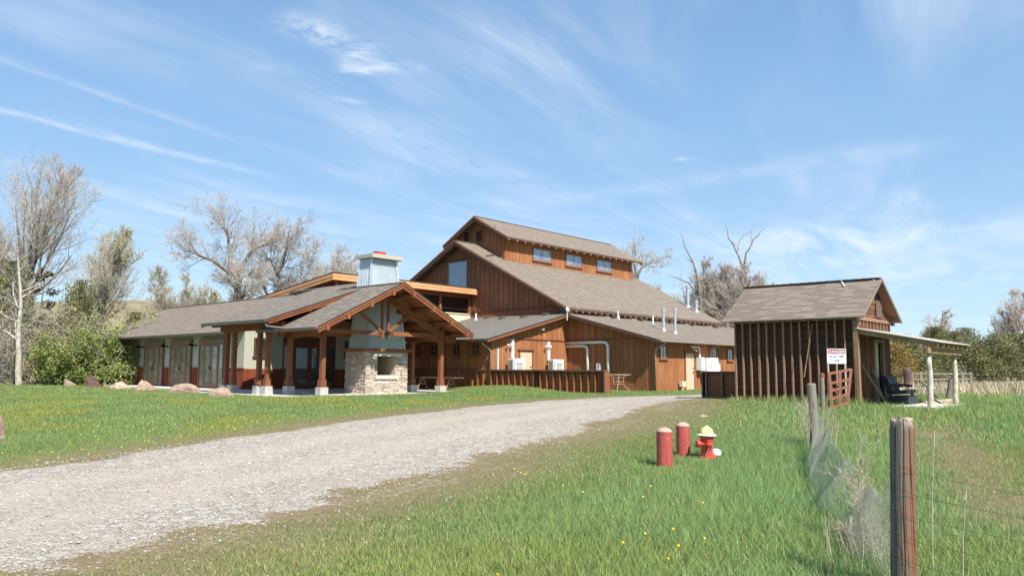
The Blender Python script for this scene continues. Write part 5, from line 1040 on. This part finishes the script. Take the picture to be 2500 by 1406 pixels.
b5, l5 = limbset((600, 905), 78, [([(600, 905), (592, 800), (586, 735), (580, 690)], .62, .45, 0), ([(580, 690), (563, 660), (556, 610), (550, 585), (545, 560), (530, 545), (512, 530)], .36, .05, 1.5), ([(570, 675), (545, 655), (530, 640), (505, 630), (485, 622), (468, 618)], .34, .05, -2), ([(576, 685), (585, 655), (592, 630), (605, 610), (625, 595), (650, 585)], .30, .05, 2), ([(590, 760), (575, 700), (560, 678), (545, 665), (528, 652)], .30, .08, 3), ([(585, 700), (600, 678), (625, 676), (640, 672)], .16, .04, -3)], 1)
tree('old_cottonwood', 'big bare old cottonwood with spreading crooked limbs behind the wing', b5[0], b5[1], 16, 11, 15, 46, .50, .05, .13, .3, 'bark', 'barkp', WHT, .2, .04, l5, K=(8, 6, 5), t0=.25, twig=.010, group=None)
b6, l6 = limbset((690, 905), 82, [([(700, 905), (700, 760), (688, 720), (680, 690), (676, 672), (690, 650)], .45, .14, 0), ([(655, 905), (652, 740), (670, 700), (684, 680)], .4, .14, 2), ([(690, 650), (700, 620), (712, 590), (720, 570)], .20, .05, -2), ([(678, 675), (660, 640), (640, 620), (625, 600)], .20, .04, 2), ([(690, 720), (730, 690), (750, 660), (755, 630)], .22, .05, 1), ([(660, 730), (640, 690), (650, 660)], .22, .05, -1)], 2)
tree('old_cottonwood', 'hazy pale tree with a bent dark trunk behind the wing roof', b6[0], b6[1], 15, 12, 14, 50, .52, .05, .13, .3, 'bark', 'barkp', WHT, .2, .04, l6, K=(8, 6, 5), t0=.2, twig=.010, group=None)
tree('willow_tree', 'round pale budding tree left of the metal chimney', -20.3, 86, 12.8, 13, 22, 46, .56, .08, .1, .3, 'bark', 'barkp', WHT, .45, .055, K=(8, 7, 6), fork=3, twig=.013, shape=lambda q: 1.1-.75*q)
tree('willow_tree', 'pale budding tree directly behind the metal chimney', -14.2, 86, 11.4, 14, 18, 42, .46, .08, .1, .28, 'bark', 'barkp', WHT, .45, .055, K=(8, 7, 5), fork=3, twig=.013)
tree('willow_tree', 'pale hazy tree between the bent tree and the round tree', -24.9, 90, 12.2, 15, 18, 42, .46, .08, .1, .28, 'bark', 'barkp', WHT, .4, .055, K=(8, 7, 5), fork=3, twig=.013)
b8, l8 = limbset((1558, 905), 105, [([(1558, 905), (1556, 700), (1552, 672), (1548, 640), (1550, 610)], .42, .08, 0), ([(1556, 685), (1565, 655), (1585, 640), (1605, 632)], .24, .05, 2), ([(1555, 690), (1540, 665), (1528, 650)], .2, .05, -2)], 3)
tree('ash_tree', 'slender bare tree behind the right end of the monitor roof', b8[0], b8[1], 15, 16, 9, 44, .6, .05, .12, .3, 'bark', 'barkp', WHT, .4, .07, l8, K=(6, 5, 4), t0=.3, twig=.016, group=None)
tree('ash_tree', 'low pale tree above the right slope of the big roof', 20.2, 108, 13.2, 17, 16, 40, .45, .08, .1, .25, 'bark', 'barkp', WHT, .5, .06, K=(6, 5, 4), fork=2, twig=.016)
tree('ash_tree', 'small hazy tree low behind the far end of the big roof', 23.5, 108, 11.2, 18, 16, 40, .45, .08, .1, .22, 'bark', 'barkp', WHT, .5, .06, K=(6, 5, 4), fork=2, twig=.015)
tree('poplar_tree', 'dense grey brown budding tree between the vent pipes and shed', 22.0, 88, 13.8, 19, 26, 32, .44, .10, .07, .36, 'bark', 'barkp', BUD, .5, .06, K=(8, 7, 5), fork=4, twig=.014)
tree('poplar_tree', 'grey brown budding tree close behind the shed roof', 25.8, 84, 12.0, 20, 22, 32, .50, .09, .07, .32, 'bark', 'barkp', BUD, .5, .06, K=(8, 7, 5), fork=4, twig=.013)
tree('poplar_tree', 'brown twiggy tree with short crown behind the shed ridge', 28.4, 86, 12.0, 21, 20, 24, .42, .12, .07, .30, 'barkp', 'barkp', BUD, .5, .06, K=(8, 6, 5), fork=4, twig=.013)
tree('poplar_tree', 'short brown twiggy tree behind the middle of the shed ridge', 31.2, 88, 10.8, 22, 20, 24, .42, .12, .07, .28, 'barkp', 'barkp', BUD, .5, .06, K=(8, 6, 5), fork=4, twig=.013)
b9, l9 = limbset((1815, 905), 84, [([(1822, 905), (1820, 700), (1815, 680), (1815, 655)], .5, .26, 0), ([(1815, 655), (1807, 630), (1795, 600), (1787, 585), (1780, 560), (1774, 538)], .22, .03, 1), ([(1815, 655), (1818, 625), (1828, 605), (1840, 580), (1858, 562)], .22, .04, -1), ([(1802, 610), (1803, 598), (1820, 575), (1840, 560), (1856, 546)], .12, .03, 2), ([(1833, 592), (1834, 566)], .06, .04, 0), ([(1795, 598), (1782, 588), (1776, 580)], .08, .02, 0)], 4)
tree('dead_tree', 'dead forked snag rising above the shed roof', b9[0], b9[1], 15, 23, 0, limbs=l9, bark='barkb', bud=None, group=None)
b10, l10 = limbset((1712, 905), 86, [([(1712, 905), (1712, 740), (1706, 700), (1700, 660), (1690, 640), (1676, 610), (1668, 590), (1660, 565)], .34, .03, 0), ([(1708, 720), (1690, 695), (1668, 680), (1650, 672), (1636, 662)], .22, .03, 2), ([(1690, 640), (1680, 628), (1670, 615)], .08, .02, 1)], 5)
tree('dead_tree', 'leaning dead limbs left of the dense grey tree', b10[0], b10[1], 15, 24, 0, limbs=l10, bark='barkb', bud=None, group=None)
# right side bare trees beyond the junipers
tree('ash_tree', 'round bare tree above the junipers right of the canopy', 66, 120, 10.2, 25, 16, 44, .45, .05, .12, .35, 'bark', 'barkp', WHT, .2, .07, K=(6, 5, 4), fork=2, twig=.018)
tree('ash_tree', 'pale upright tree near the right edge of the photo', 78, 122, 13.6, 26, 22, 30, .42, .1, .07, .3, 'barkp', 'barkp', WHT, .4, .07, K=(6, 5, 4), fork=3, twig=.018)
b11, l11 = limbset((2435, 880), 112, [([(2438, 880), (2437, 815), (2432, 805), (2427, 792), (2418, 782)], .3, .05, 0), ([(2436, 820), (2440, 800)], .2, .1, 0), ([(2436, 830), (2420, 815), (2410, 800)], .15, .05, 0), ([(2490, 880), (2500, 800), (2488, 785), (2482, 770), (2490, 760)], .25, .05, 0)], 6)
tree('dead_tree', 'jagged dead limbs over the junipers at the right', b11[0], b11[1], 12, 27, 0, limbs=l11, bark='bark', bud=None, group=None)
# junipers : foliage of leaf clumps, shared meshes
def juniper_mesh(seed, n, H_, Wd, cols, cone=.5, size=.14):
    r = np.random.default_rng(seed); nc = 90; t = r.random(nc)**.8; an = r.uniform(0, 6.283, nc); ra = Wd*(1-cone*t)*np.sqrt(r.uniform(.35, 1, nc))*np.where(t > .85, (1-t)/.15+.15, 1)
    C_ = np.stack([ra*np.cos(an), ra*np.sin(an), H_*(.08+.92*t)], 1); i = r.integers(0, nc, n); P = C_[i]+r.normal(0, 1, (n, 3))*np.array([.30, .30, .36])*(.6+.4*Wd/2)
    P[:, 2] = np.clip(P[:, 2], .05, H_*1.08); V, Fc, c = leaves(r, P, size, cols, .35); k = np.repeat(r.uniform(.7, 1.3, nc)[i], 4)[:, None]; return npmesh('foliage', V, Fc, 4, c*k, 'leaf')
JC = [(.17, .18, .08), (.22, .22, .095), (.115, .125, .06), (.27, .255, .115)]; JO = [(.38, .26, .08), (.30, .21, .07), (.22, .19, .07)]; JV = [(.20, .20, .085), (.26, .24, .10), (.15, .145, .07)]; JD = [(.05, .055, .026), (.07, .066, .032), (.10, .08, .045)]
def trunk_mesh(seed, H_, r0=.16, k=4):
    r = np.random.default_rng(seed); P0 = r.normal(0, .12, (k, 3))*[1, 1, 0]; D = nrm(np.array([[0, 0, 1.]])+r.normal(0, .25, (k, 3))); p, q = grow(r, P0, D, np.full(k, H_*.7), np.full(k, r0), 5, .1, .05); V, Fc = tubes(p, q, 5); return npmesh('trunk', V, Fc, 4, None, 'bark', True)
JM = [(juniper_mesh(50+i, 8000, 5.2, 2.3, JC if i != 3 else JO, .45, .095), trunk_mesh(i, 4.)) for i in range(4)]
def juniper(x, y, k, s_, sz, label, grp='junipers along the field edge'):
    if grp == 'junipers along the field edge': sz *= .70
    z = float(zt(x, y)); t = thing('juniper_tree', label, 'juniper', (x, y, z), 'W', grp, rot=(x*3.7) % 6.28); t.scale = (s_, s_, sz)
    for nm, me in zip(('foliage', 'trunk'), JM[k]): o = bpy.data.objects.new(nm, me); LINK(o); o.parent = t
jl = [(28.2, 58, 3, 1.0, .82, 'orange tinged juniper right beside the shed wall'), (33.5, 67, 0, 1.25, 1.0, 'dark round juniper behind the first canopy post'), (38.0, 70, 1, 1.2, .98, 'dark juniper between the two canopy posts'), (42.5, 73, 2, 1.25, .95, 'broad olive juniper just right of the second canopy post'), (46.5, 75, 0, 1.1, 1.12, 'olive juniper with a pale trunk in front'), (50.0, 77, 1, 1.3, 1.1, 'full olive juniper above the wooden field posts'), (55.5, 86, 2, 1.3, 1.22, 'tall dark juniper rising under the jagged dead limbs'), (60.5, 90, 0, 1.3, 1.0, 'dark juniper near the right edge of the photo'), (65, 93, 1, 1.3, 1.05, 'olive juniper cut by the right edge of the photo'), (58, 102, 2, 1.2, 1.35, 'pointed juniper standing in the back row'), (52.5, 96, 1, 1.0, 1.45, 'tall narrow juniper beside the round bare tree'), (46, 92, 0, 1.2, 1.2, 'back row juniper seen above the canopy beam'), (70, 98, 2, 1.4, 1.1, 'wide juniper beyond the right edge'), (31.0, 75, 1, 1.2, .9, 'juniper low behind the orange tinged one'), (40, 88, 2, 1.2, 1.2, 'back row juniper showing above the white canopy sheet')]
for a_ in jl: juniper(*a_)
# left thicket
tree('spruce_tree', 'dark narrow conifer tip rising from the left thicket', -35.6, 58, 9.4, 30, 30, 78, .22, .0, .05, .14, 'bark', 'bark', [(.12, .10, .055), (.09, .085, .045)], 3, .12, K=(6, 5), twig=.012, t0=.1, group=None, shape=lambda q: 1.2-1.05*q)
for i_, (x, y, k, s_, sz, lab) in enumerate(((-37.5, 58, 1, .8, 1.6, 'dark evergreen deep in the left thicket'), (-33.5, 60, 0, .75, 1.4, 'dark evergreen behind the bright green bush'), (-30.5, 63, 2, .7, 1.0, 'dark evergreen beside the wing corner'), (-31.5, 74, 0, .8, 1.0, 'small evergreen poking over the wing eave'))): juniper(x, y, k, s_, sz, lab, 'evergreens in the left thicket')
def shrub(x, y, H_, Wd, seed, cols, n, size, label, grp, bark='barkp', ns=26, k=(6, 5)):
    r = np.random.default_rng(seed); z = float(zt(x, y)); t = thing('shrub', label, 'shrub', (x, y, z), 'W', grp); P0 = r.normal(0, Wd*.28, (ns, 3))*[1, 1, 0]-[0, 0, .1]; D = nrm(np.array([[0, 0, 1.]])+r.normal(0, .42, (ns, 3))); L = H_*r.uniform(.6, 1.1, ns)
    p, q = grow(r, P0, D, L, np.full(ns, .028), 5, .16, -.02, .3); acc = [tubes(p, q, 3)]
    for kk in k: a, d, l, w_ = children(r, p, q, L, kk, .15, 1., R(50), .35, .42, .6); p, q = grow(r, a, d, l, np.full(len(a), .009), 3, .2, -.01, .5); L = l; acc.append(tubes(p, q, 3))
    V, Fc = join(acc); addpart('stems', V, Fc, t, bark)
    if n: Q = p[:, 1:].reshape(-1, 3); Q = Q[r.integers(0, len(Q), n)]+r.normal(0, .13, (n, 3)); Q[:, 2] = np.maximum(Q[:, 2], .1); V, Fc, c = leaves(r, Q, size, cols, .35); addpart('leaves', V, Fc, t, 'leaf', c)
    return t
OL = [(.30, .29, .11), (.38, .35, .14), (.22, .20, .09)]; BG = [(.24, .30, .07), (.32, .37, .10), (.17, .22, .05), (.12, .15, .045)]; DR = [(.30, .25, .16), (.22, .18, .12)]
sh = [(-29.6, 48.5, 3.2, 2.0, DR, 1500, 'bare brown brush at the foot of the birch'), (-32.5, 48.5, 3.4, 2.0, DR, 1500, 'bare brown brush cut by the left photo edge'), (-27.8, 49.5, 3.8, 2.0, OL, 4200, 'olive budding brush right of the birch'), (-28.2, 51, 4.6, 2.2, OL, 4000, 'tall olive brush behind the birch'), (-31.5, 53, 4.8, 2.2, DR, 2500, 'tall brown brush behind the birch'), (-26.4, 50.5, 4.0, 1.9, OL, 5200, 'olive brush left of the bright green bush'), (-25.4, 52.5, 4.4, 2.2, OL, 4500, 'tall olive brush behind the tan boulder'), (-25.2, 47.6, 3.0, 1.8, BG, 11000, 'bright green leafy bush behind the maroon boulder'), (-27.0, 47.0, 2.6, 1.8, BG, 10000, 'low bright green bush behind the tan boulder'), (-24.4, 50.8, 3.4, 1.9, BG, 8500, 'bright green bush deeper in the thicket'), (-25.5, 56.0, 3.4, 1.8, BG, 7000, 'bright green bush touching the wing corner'), (-28.5, 57.5, 4.6, 2.2, OL, 4000, 'olive brush high beside the wing eave'), (-35.5, 52, 4.6, 2.2, DR, 2500, 'brown brush at the left photo edge'), (-37, 55, 4.4, 2.2, DR, 2500, 'grey brown brush far left'), (-39, 62, 5.2, 2.4, OL, 3000, 'olive brush under the tall cottonwood'), (-33.5, 64, 5.6, 2.4, OL, 3000, 'olive brush under the pale green poplar'), (-43, 70, 5.5, 2.4, DR, 2500, 'brown brush under the left cottonwoods'), (-30.5, 70, 4.6, 2.2, DR, 2500, 'brown brush low behind the wing roof')]
for i_, (x, y, H_, Wd, cols, n, lab) in enumerate(sh): shrub(x, y, H_, Wd, 200+i_, cols, n, .075 if cols is not BG else .085, lab, 'brush in the left thicket')
for i_, (x, y, H_, lab) in enumerate(((25.0, 80, 6.2, 'pale bare brush behind the vent pipes'), (28.0, 78, 6.0, 'pale bare brush behind the shed roof corner'), (31.5, 80, 6.2, 'pale bare brush behind the shed ridge'), (22.0, 84, 5.4, 'pale bare brush low behind the big roof end'))): shrub(x, y, H_, 2.6, 240+i_, DR, 2500, .08, lab, 'pale brush behind the shed', ns=40)
# distant tree line across the gaps
def far_trees():
    r = np.random.default_rng(77); i = 0
    for x, y, k, s_ in [(-70, 150, 0, 1.6), (-62, 155, 1, 1.6), (-52, 160, 2, 1.5), (95, 150, 0, 1.6), (104, 155, 1, 1.6), (86, 148, 2, 1.6), (76, 140, 1, 1.5)]:
        juniper(x, y, k, s_, s_*.9, ['distant dark juniper beyond the left thicket', 'distant juniper low on the left horizon', 'distant juniper behind the poplars', 'distant juniper off the right edge', 'distant juniper furthest right', 'distant juniper behind the right field', 'distant juniper filling the right tree line'][i], 'distant junipers'); i += 1
far_trees()
# ------------------------------------------------------------------ grass
def in_rect(a, b, r): return (a > r[0]) & (a < r[1]) & (b > r[2]) & (b < r[3])
def blades(name, label, d0, d1, dens, hb, wb, seed, azl=-50, azr=48, tri=True, tan=False):
    r = np.random.default_rng(seed); area = .5*(d1*d1-d0*d0)*R(azr-azl); n = int(area*dens); rr = np.sqrt(r.uniform(d0*d0, d1*d1, n)); az = r.uniform(R(azl), R(azr), n); x = rr*np.sin(az); y = rr*np.cos(az)
    cl_ = vn(x, y, 6, 8); a, b = AB(x, y); ri = road_in(x, y)+(vn(x, y, 2.1, 9)-.5)*.9
    ok = (ri < 0) | ((ri < 1.1) & (r.random(n) < .42*(1-ri/1.1)*np.clip(vn(x, y, 3.1, 11)*2.2-.5, 0, 1)))
    ok &= ~in_rect(a, b, (15.9, 29.35, 25.85, 37)) & ~in_rect(a, b, (18.0, 28, 36, 54.6)) & ~in_rect(a, b, (29.45, 36.3, 28.6, 60)) & ~in_rect(a, b, (36, 60, 22.65, 60)) & ~in_rect(a, b, (24.9, 28.3, 8.4, 12.5)) & ~in_rect(a, b, (24.95, 28.4, 6.3, 8.5)) & ~in_rect(a, b, (29.7, 36, 23.5, 28.6))
    lu = lush(x, y); fieldtan = (x > 8) & (b < 14) & (y > 37.5+.05*x+2.0*(vn(x, y, .2, 3)-.5)); ok &= fieldtan if tan else ~fieldtan
    ok &= r.random(n) < (.42+.58*lu)*(.55+.9*cl_)
    x, y, lu, cl_ = x[ok], y[ok], lu[ok], cl_[ok]; n = len(x); a, b = AB(x, y); z = zt(x, y)-.01+.02*(road_in(x, y) > 0)
    side = x-np.interp(y, LOY, LOX); tall = np.where(side > 0, ss(1.5, 5, side), 0.)*(.75+.5*vn(x, y, .8, 2)); edge = np.exp(-((a-24.6)/.45)**2)*((b > 8) & (b < 12.6))*1.0
    h = hb*(.24+.50*lu+.55*tall*lu+.9*edge)*r.uniform(.55, 1.35, n); h = np.where((side < 0), h*.75, h)
    for ox, oy in ((2.55, 13.0), (3.12, 14.2), (3.48, 13.85)): h = h*(1-.62*np.exp(-((x-ox)**2+(y-oy)**2)/.12))
    if tan: h = hb*r.uniform(.8, 2.2, n)
    w_ = wb*r.uniform(.7, 1.3, n); th = r.uniform(0, 6.283, n); le = r.uniform(.15, .75, n)*h; ph = r.uniform(0, 6.283, n)
    dx, dy = np.cos(th)*w_/2, np.sin(th)*w_/2; lx, ly = np.cos(ph)*le, np.sin(ph)*le
    yel = np.clip((vn(x, y, .55, 12)-.52)*3.2, 0, 1)*np.where(side < 0, .9, .30); yel = np.maximum(yel, np.exp(-(((a-14.6)/1.1)**2))*ss(15, 20, b)*(1-ss(27, 31, b))*.9*vn(x, y, 2.5, 3)); bl = vn(x, y, .9, 13)
    cg = np.array([.275, .385, .125])[None]*(1-bl[:, None]*.3)+np.array([.05, .11, .06])[None]*bl[:, None]*tall[:, None]; cy_ = np.array([.36, .35, .06])[None]; cd = np.array([.46, .38, .22])[None]
    c = cg*(1-yel[:, None])+cy_*yel[:, None]; dr = (r.random(n) < (.07+.50*(1-lu)**1.2))[:, None]; c = np.where(dr, cd*r.uniform(.6, 1.2, (n, 1)), c)*r.uniform(.72, 1.3, (n, 1))
    if tan: g = (vn(x, y*3, .12, 14) > .70)[:, None]; c = np.where(g, np.array([.26, .27, .11]), np.array([.62, .53, .38]))*r.uniform(.7, 1.25, (n, 1))
    if tri:
        V = np.stack([np.stack([x-dx, y-dy, z], 1), np.stack([x+dx, y+dy, z], 1), np.stack([x+lx, y+ly, z+h], 1)], 1).reshape(-1, 3); Fc = np.arange(3*n).reshape(n, 3); C_ = np.repeat(c, 3, 0)
    else:
        m_ = .55; V = np.stack([np.stack([x-dx, y-dy, z], 1), np.stack([x+dx, y+dy, z], 1), np.stack([x+lx*.35-dx*.8, y+ly*.35-dy*.8, z+h*m_], 1), np.stack([x+lx*.35+dx*.8, y+ly*.35+dy*.8, z+h*m_], 1), np.stack([x+lx, y+ly, z+h*.95], 1)], 1).reshape(-1, 3)
        i = (np.arange(n)*5)[:, None]; Fc = np.concatenate([i+[0, 1, 3], i+[0, 3, 2], i+[2, 3, 4]], 0); C_ = np.repeat(c, 5, 0)
    o = bpy.data.objects.new(name, npmesh(name, V, Fc, 3, C_, 'blade')); LINK(o); tag(o, label, 'grass', None, 'stuff'); return o
blades('grass', 'lush green grass blades closest to the viewer', 2.2, 9, 4000, .125, .0068, 1, tri=False)
blades('grass', 'green grass around the hydrant and along the near road edge', 9, 19, 1400, .125, .011, 2)
blades('grass', 'lawn grass before the lodge and the shed', 19, 36, 380, .13, .021, 3)
blades('grass', 'far lawn and field grass', 36, 75, 60, .13, .045, 4)
blades('dry_grass', 'tall tan dry grass in the far right field', 36, 105, 26, .36, .09, 5, 8, 46, tan=True)
# pebbles strewn over the drive and its edges
def pebbles():
    r = np.random.default_rng(5); n = 60000; rr = np.sqrt(r.uniform(5.0**2, 17**2, n)); az = r.uniform(R(-50), R(30), n); x = rr*np.sin(az); y = rr*np.cos(az); ri = road_in(x, y)
    ok = ((ri > -.1) & (r.random(n) < .6)) | ((ri > -1.9) & (x > np.interp(y, LOY, LOX)) & (r.random(n) < .14*np.exp(ri))); x, y, ri = x[ok], y[ok], ri[ok]; n = len(x)
    s_ = r.lognormal(-4.75, .38, n); s_ = np.clip(s_, .004, .035); B = np.array([[1, 0, 0], [0, 1, 0], [-1, 0, 0], [0, -1, 0], [0, 0, .8], [0, 0, -.5]]); V = B[None]*s_[:, None, None]*(r.uniform(.6, 1.3, (n, 6, 1)))
    a = r.uniform(0, 6.28, n); c, q = np.cos(a)[:, None], np.sin(a)[:, None]; V = np.stack([V[..., 0]*c-V[..., 1]*q, V[..., 0]*q+V[..., 1]*c, V[..., 2]], -1)
    t = np.clip(ri/5, 0, 1); z = zt(x, y)+np.where(ri > 0, .02, 0)+.012; V = V+np.stack([x, y, z], 1)[:, None]
    f = np.array([[0, 1, 4], [1, 2, 4], [2, 3, 4], [3, 0, 4]]); Fc = (np.arange(n)*6)[:, None, None]+f[None]
    cols = np.array([(.48, .45, .41), (.36, .33, .30), (.24, .22, .20), (.42, .34, .27), (.56, .54, .50)])[r.integers(0, 5, n)]*r.uniform(.8, 1.15, (n, 1))
    o = bpy.data.objects.new('pebbles', npmesh('pebbles', V.reshape(-1, 3), Fc.reshape(-1, 3), 3, np.repeat(cols, 6, 0), 'peb')); LINK(o); tag(o, 'loose pale pebbles on the gravel drive and its edges', 'pebbles', None, 'stuff')
pebbles()
# dandelions
def dandelions():
    r = np.random.default_rng(8); pts = [(x, y) for x, y in ((1.1, 8.6), (1.35, 8.2), (1.55, 7.6), (1.25, 7.4), (1.0, 7.1), (1.6, 9.6), (1.9, 9.3), (2.2, 9.1), (.9, 9.9), (1.45, 6.9), (1.75, 7.2), (-.1, 6.3), (1.3, 6.6), (1.8, 10.2), (.7, 10.6), (.05, 11.6), (.15, 11.7), (.2, 11.5))]
    for _ in range(60): pts.append((r.uniform(-9, -4.2), r.uniform(12.5, 20)))
    for _ in range(25): pts.append((r.uniform(-10, 0), r.uniform(19, 27)))
    m = MB(); s_ = MB()
    for x, y in pts:
        if road_in(x, y) > 0: continue
        z = float(zt(x, y)); h = r.uniform(.08, .17) if y < 12 and x > 0 else r.uniform(.03, .07); m.lathe([(.006, -.008), (.0135, 0), (.0125, .008), (.008, .013)], (x, y, z+h), 7, (r.uniform(-.2, .2), -.3, 1)); s_.tube([(x, y, z-.02), (x, y, z+h)], .003, 3)
    o = solo('dandelions', m, 'gold', (0, 0, 0), 'yellow dandelion heads dotted through the grass', 'flowers', kind='stuff')
dandelions()
# dead weeds and tall stalks
def weed(x, y, H_, seed, label, ns=1, spread=.5, r0=.007, kk=(10, 5, 4), ang=42, lean=(0, 0)):
    r = np.random.default_rng(seed); z = float(zt(x, y)); t = thing('dead_weed', label, 'weed', (x, y, z), 'W', 'dead weeds by the wire fence'); P0 = r.normal(0, .03*ns**.5, (ns, 3))*[1, 1, 0]; D = nrm(np.array([[lean[0], lean[1], 1.]])+r.normal(0, spread*.15, (ns, 3))); L = H_*r.uniform(.8, 1.05, ns)
    p, q = grow(r, P0, D, L, np.full(ns, r0), 8, .05, .02, .3); acc = [tubes(p, q, 4)]
    for lev, k in enumerate(kk): a, d, l, w_ = children(r, p, q, L, k, .18, .98, R(ang), .2, .55 if lev == 0 else .38, .6, (lambda u: 1.15-.8*u) if lev == 0 else None); p, q = grow(r, a, d, l, np.maximum(w_*.6, .0016), 4, .08, .06, .5); L = l; acc.append(tubes(p, q, 3))
    V, Fc = join(acc); addpart('stems', V, Fc, t, 'weed'); return t
weed(3.42, 7.7, 1.0, 41, 'pale branching dead weed beside the foreground post'); weed(3.28, 7.5, .7, 42, 'smaller dead weed stems left of the pale branching one', 3); weed(5.72, 15.2, 1.05, 43, 'bare white twiggy weed in front of the grey fence post', 2, .8, .009); weed(3.1, 7.0, .35, 44, 'low curled dead weed at the foot of the branching weed', 5, 1.5)
def stalk(x, y, H_, lean, i): 
    z = float(zt(x, y)); m = MB(); m.tube([(x, y, z), (x+lean*.4, y, z+H_*.6), (x+lean, y, z+H_)], .0045, 5, .002); m.tube([(x+lean, y, z+H_), (x+lean*1.12, y, z+H_*1.12)], .007, 5, .002); solo('tall_stalk', m, 'weed', (x, y, z), ['tall pale stalk rising right of the foreground post', 'leaning pale stalk low right of the foreground post', 'pale stalk in the grass near the bottom right corner', 'thin pale stalk before the shed pad'][i], 'grass stalk', 'W', 'tall pale grass stalks')
weed(5.95, 15.3, .75, 46, 'upright pale straw stems around the grey fence post', 26, 1.2, .006, (2, 2), 12)
weed(3.0, 6.6, .45, 47, 'thin dry straw tuft left of the foreground post', 30, 1.4, .0035, (2,), 14)
stalk(3.32, 6.3, 1.05, .06, 0); stalk(3.15, 5.6, .75, .06, 1); stalk(3.72, 5.7, .72, .14, 2); stalk(5.9, 12.5, .95, -.1, 3)
# crumpled wire mesh between the two posts
def wiremesh():
    A = np.array([2.80, 5.78, float(zt(2.8, 5.78))]); B = np.array([6.03, 15.63, float(zt(6.03, 15.63))]); NUc, NV = 240, 32; u = np.linspace(0, 1, NUc); v = np.linspace(0, 1, NV); U_, V_ = np.meshgrid(u, v)
    top = np.interp(U_, [0, .06, .25, .5, .75, .9, 1], [.95, .62, .50, .58, .62, .72, 1.0])+.06*np.sin(U_*23)+.05*np.sin(U_*41+1); X_ = A[0]+(B[0]-A[0])*U_-.34*np.sin(np.pi*U_)**.6*(1-V_)**1.2+.02*np.sin(U_*30+V_*2)+.03*np.sin(V_*3)*np.sin(U_*9); Y_ = A[1]+(B[1]-A[1])*U_+.02*np.sin(U_*17+V_*3); Z_ = A[2]+(B[2]-A[2])*U_+V_*top
    G = np.stack([X_, Y_, Z_], -1); t = thing('wire_mesh_fence', 'sagging crumpled wire mesh between the foreground post and grey post', 'fence', tuple(A)); L_ = []
    rr = .0015; zig = G.copy(); zig[:, ::2, 2] += .012
    L_.append(tubes(zig-A, np.full(zig.shape[:2], rr), 3)); Gt = np.transpose(G, (1, 0, 2)); L_.append(tubes(Gt-A, np.full(Gt.shape[:2], rr), 3)); V, Fc = join(L_); addpart('mesh', V, Fc, t, 'wire')
    for zz_, sag in ((1.16, .10), (.9, .16), (.62, .1)):
        m = MB(); m.tube([A+(B-A)*k+np.array([0, 0, zz_*1.0-sag*4*k*(1-k)*2.2]) for k in np.linspace(0, 1, 9)], .0018, 4); part('strand', m, 'wire', t)
    return t
wiremesh()
t = thing('wire_fence', 'thin rusty wires wrapped round the foreground post and running right', 'fence', (2.8, 5.7, float(zt(2.8, 5.7))))
z = float(zt(2.8, 5.7))
for k, h in enumerate((.98, .82, .66, .50, .34)):
    m = MB(); m.tube([(2.70, 5.70, z+h+.01), (2.75, 5.63, z+h), (2.83, 5.615, z+h-.03), (2.91, 5.65, z+h-.06), (3.5, 5.5, z+h-.17), (4.4, 5.3, z+h-.3)], .0013, 5); part('strand', m, 'iron', t)
for k in range(4): m = MB(); x = 2.735+.03*k; m.tube([(x, 5.635-.01*k, z+.98), (x-.01, 5.63-.01*k, z+.5), (x+.01, 5.63, z+.0)], .001, 4); part('stay', m, 'iron', t)
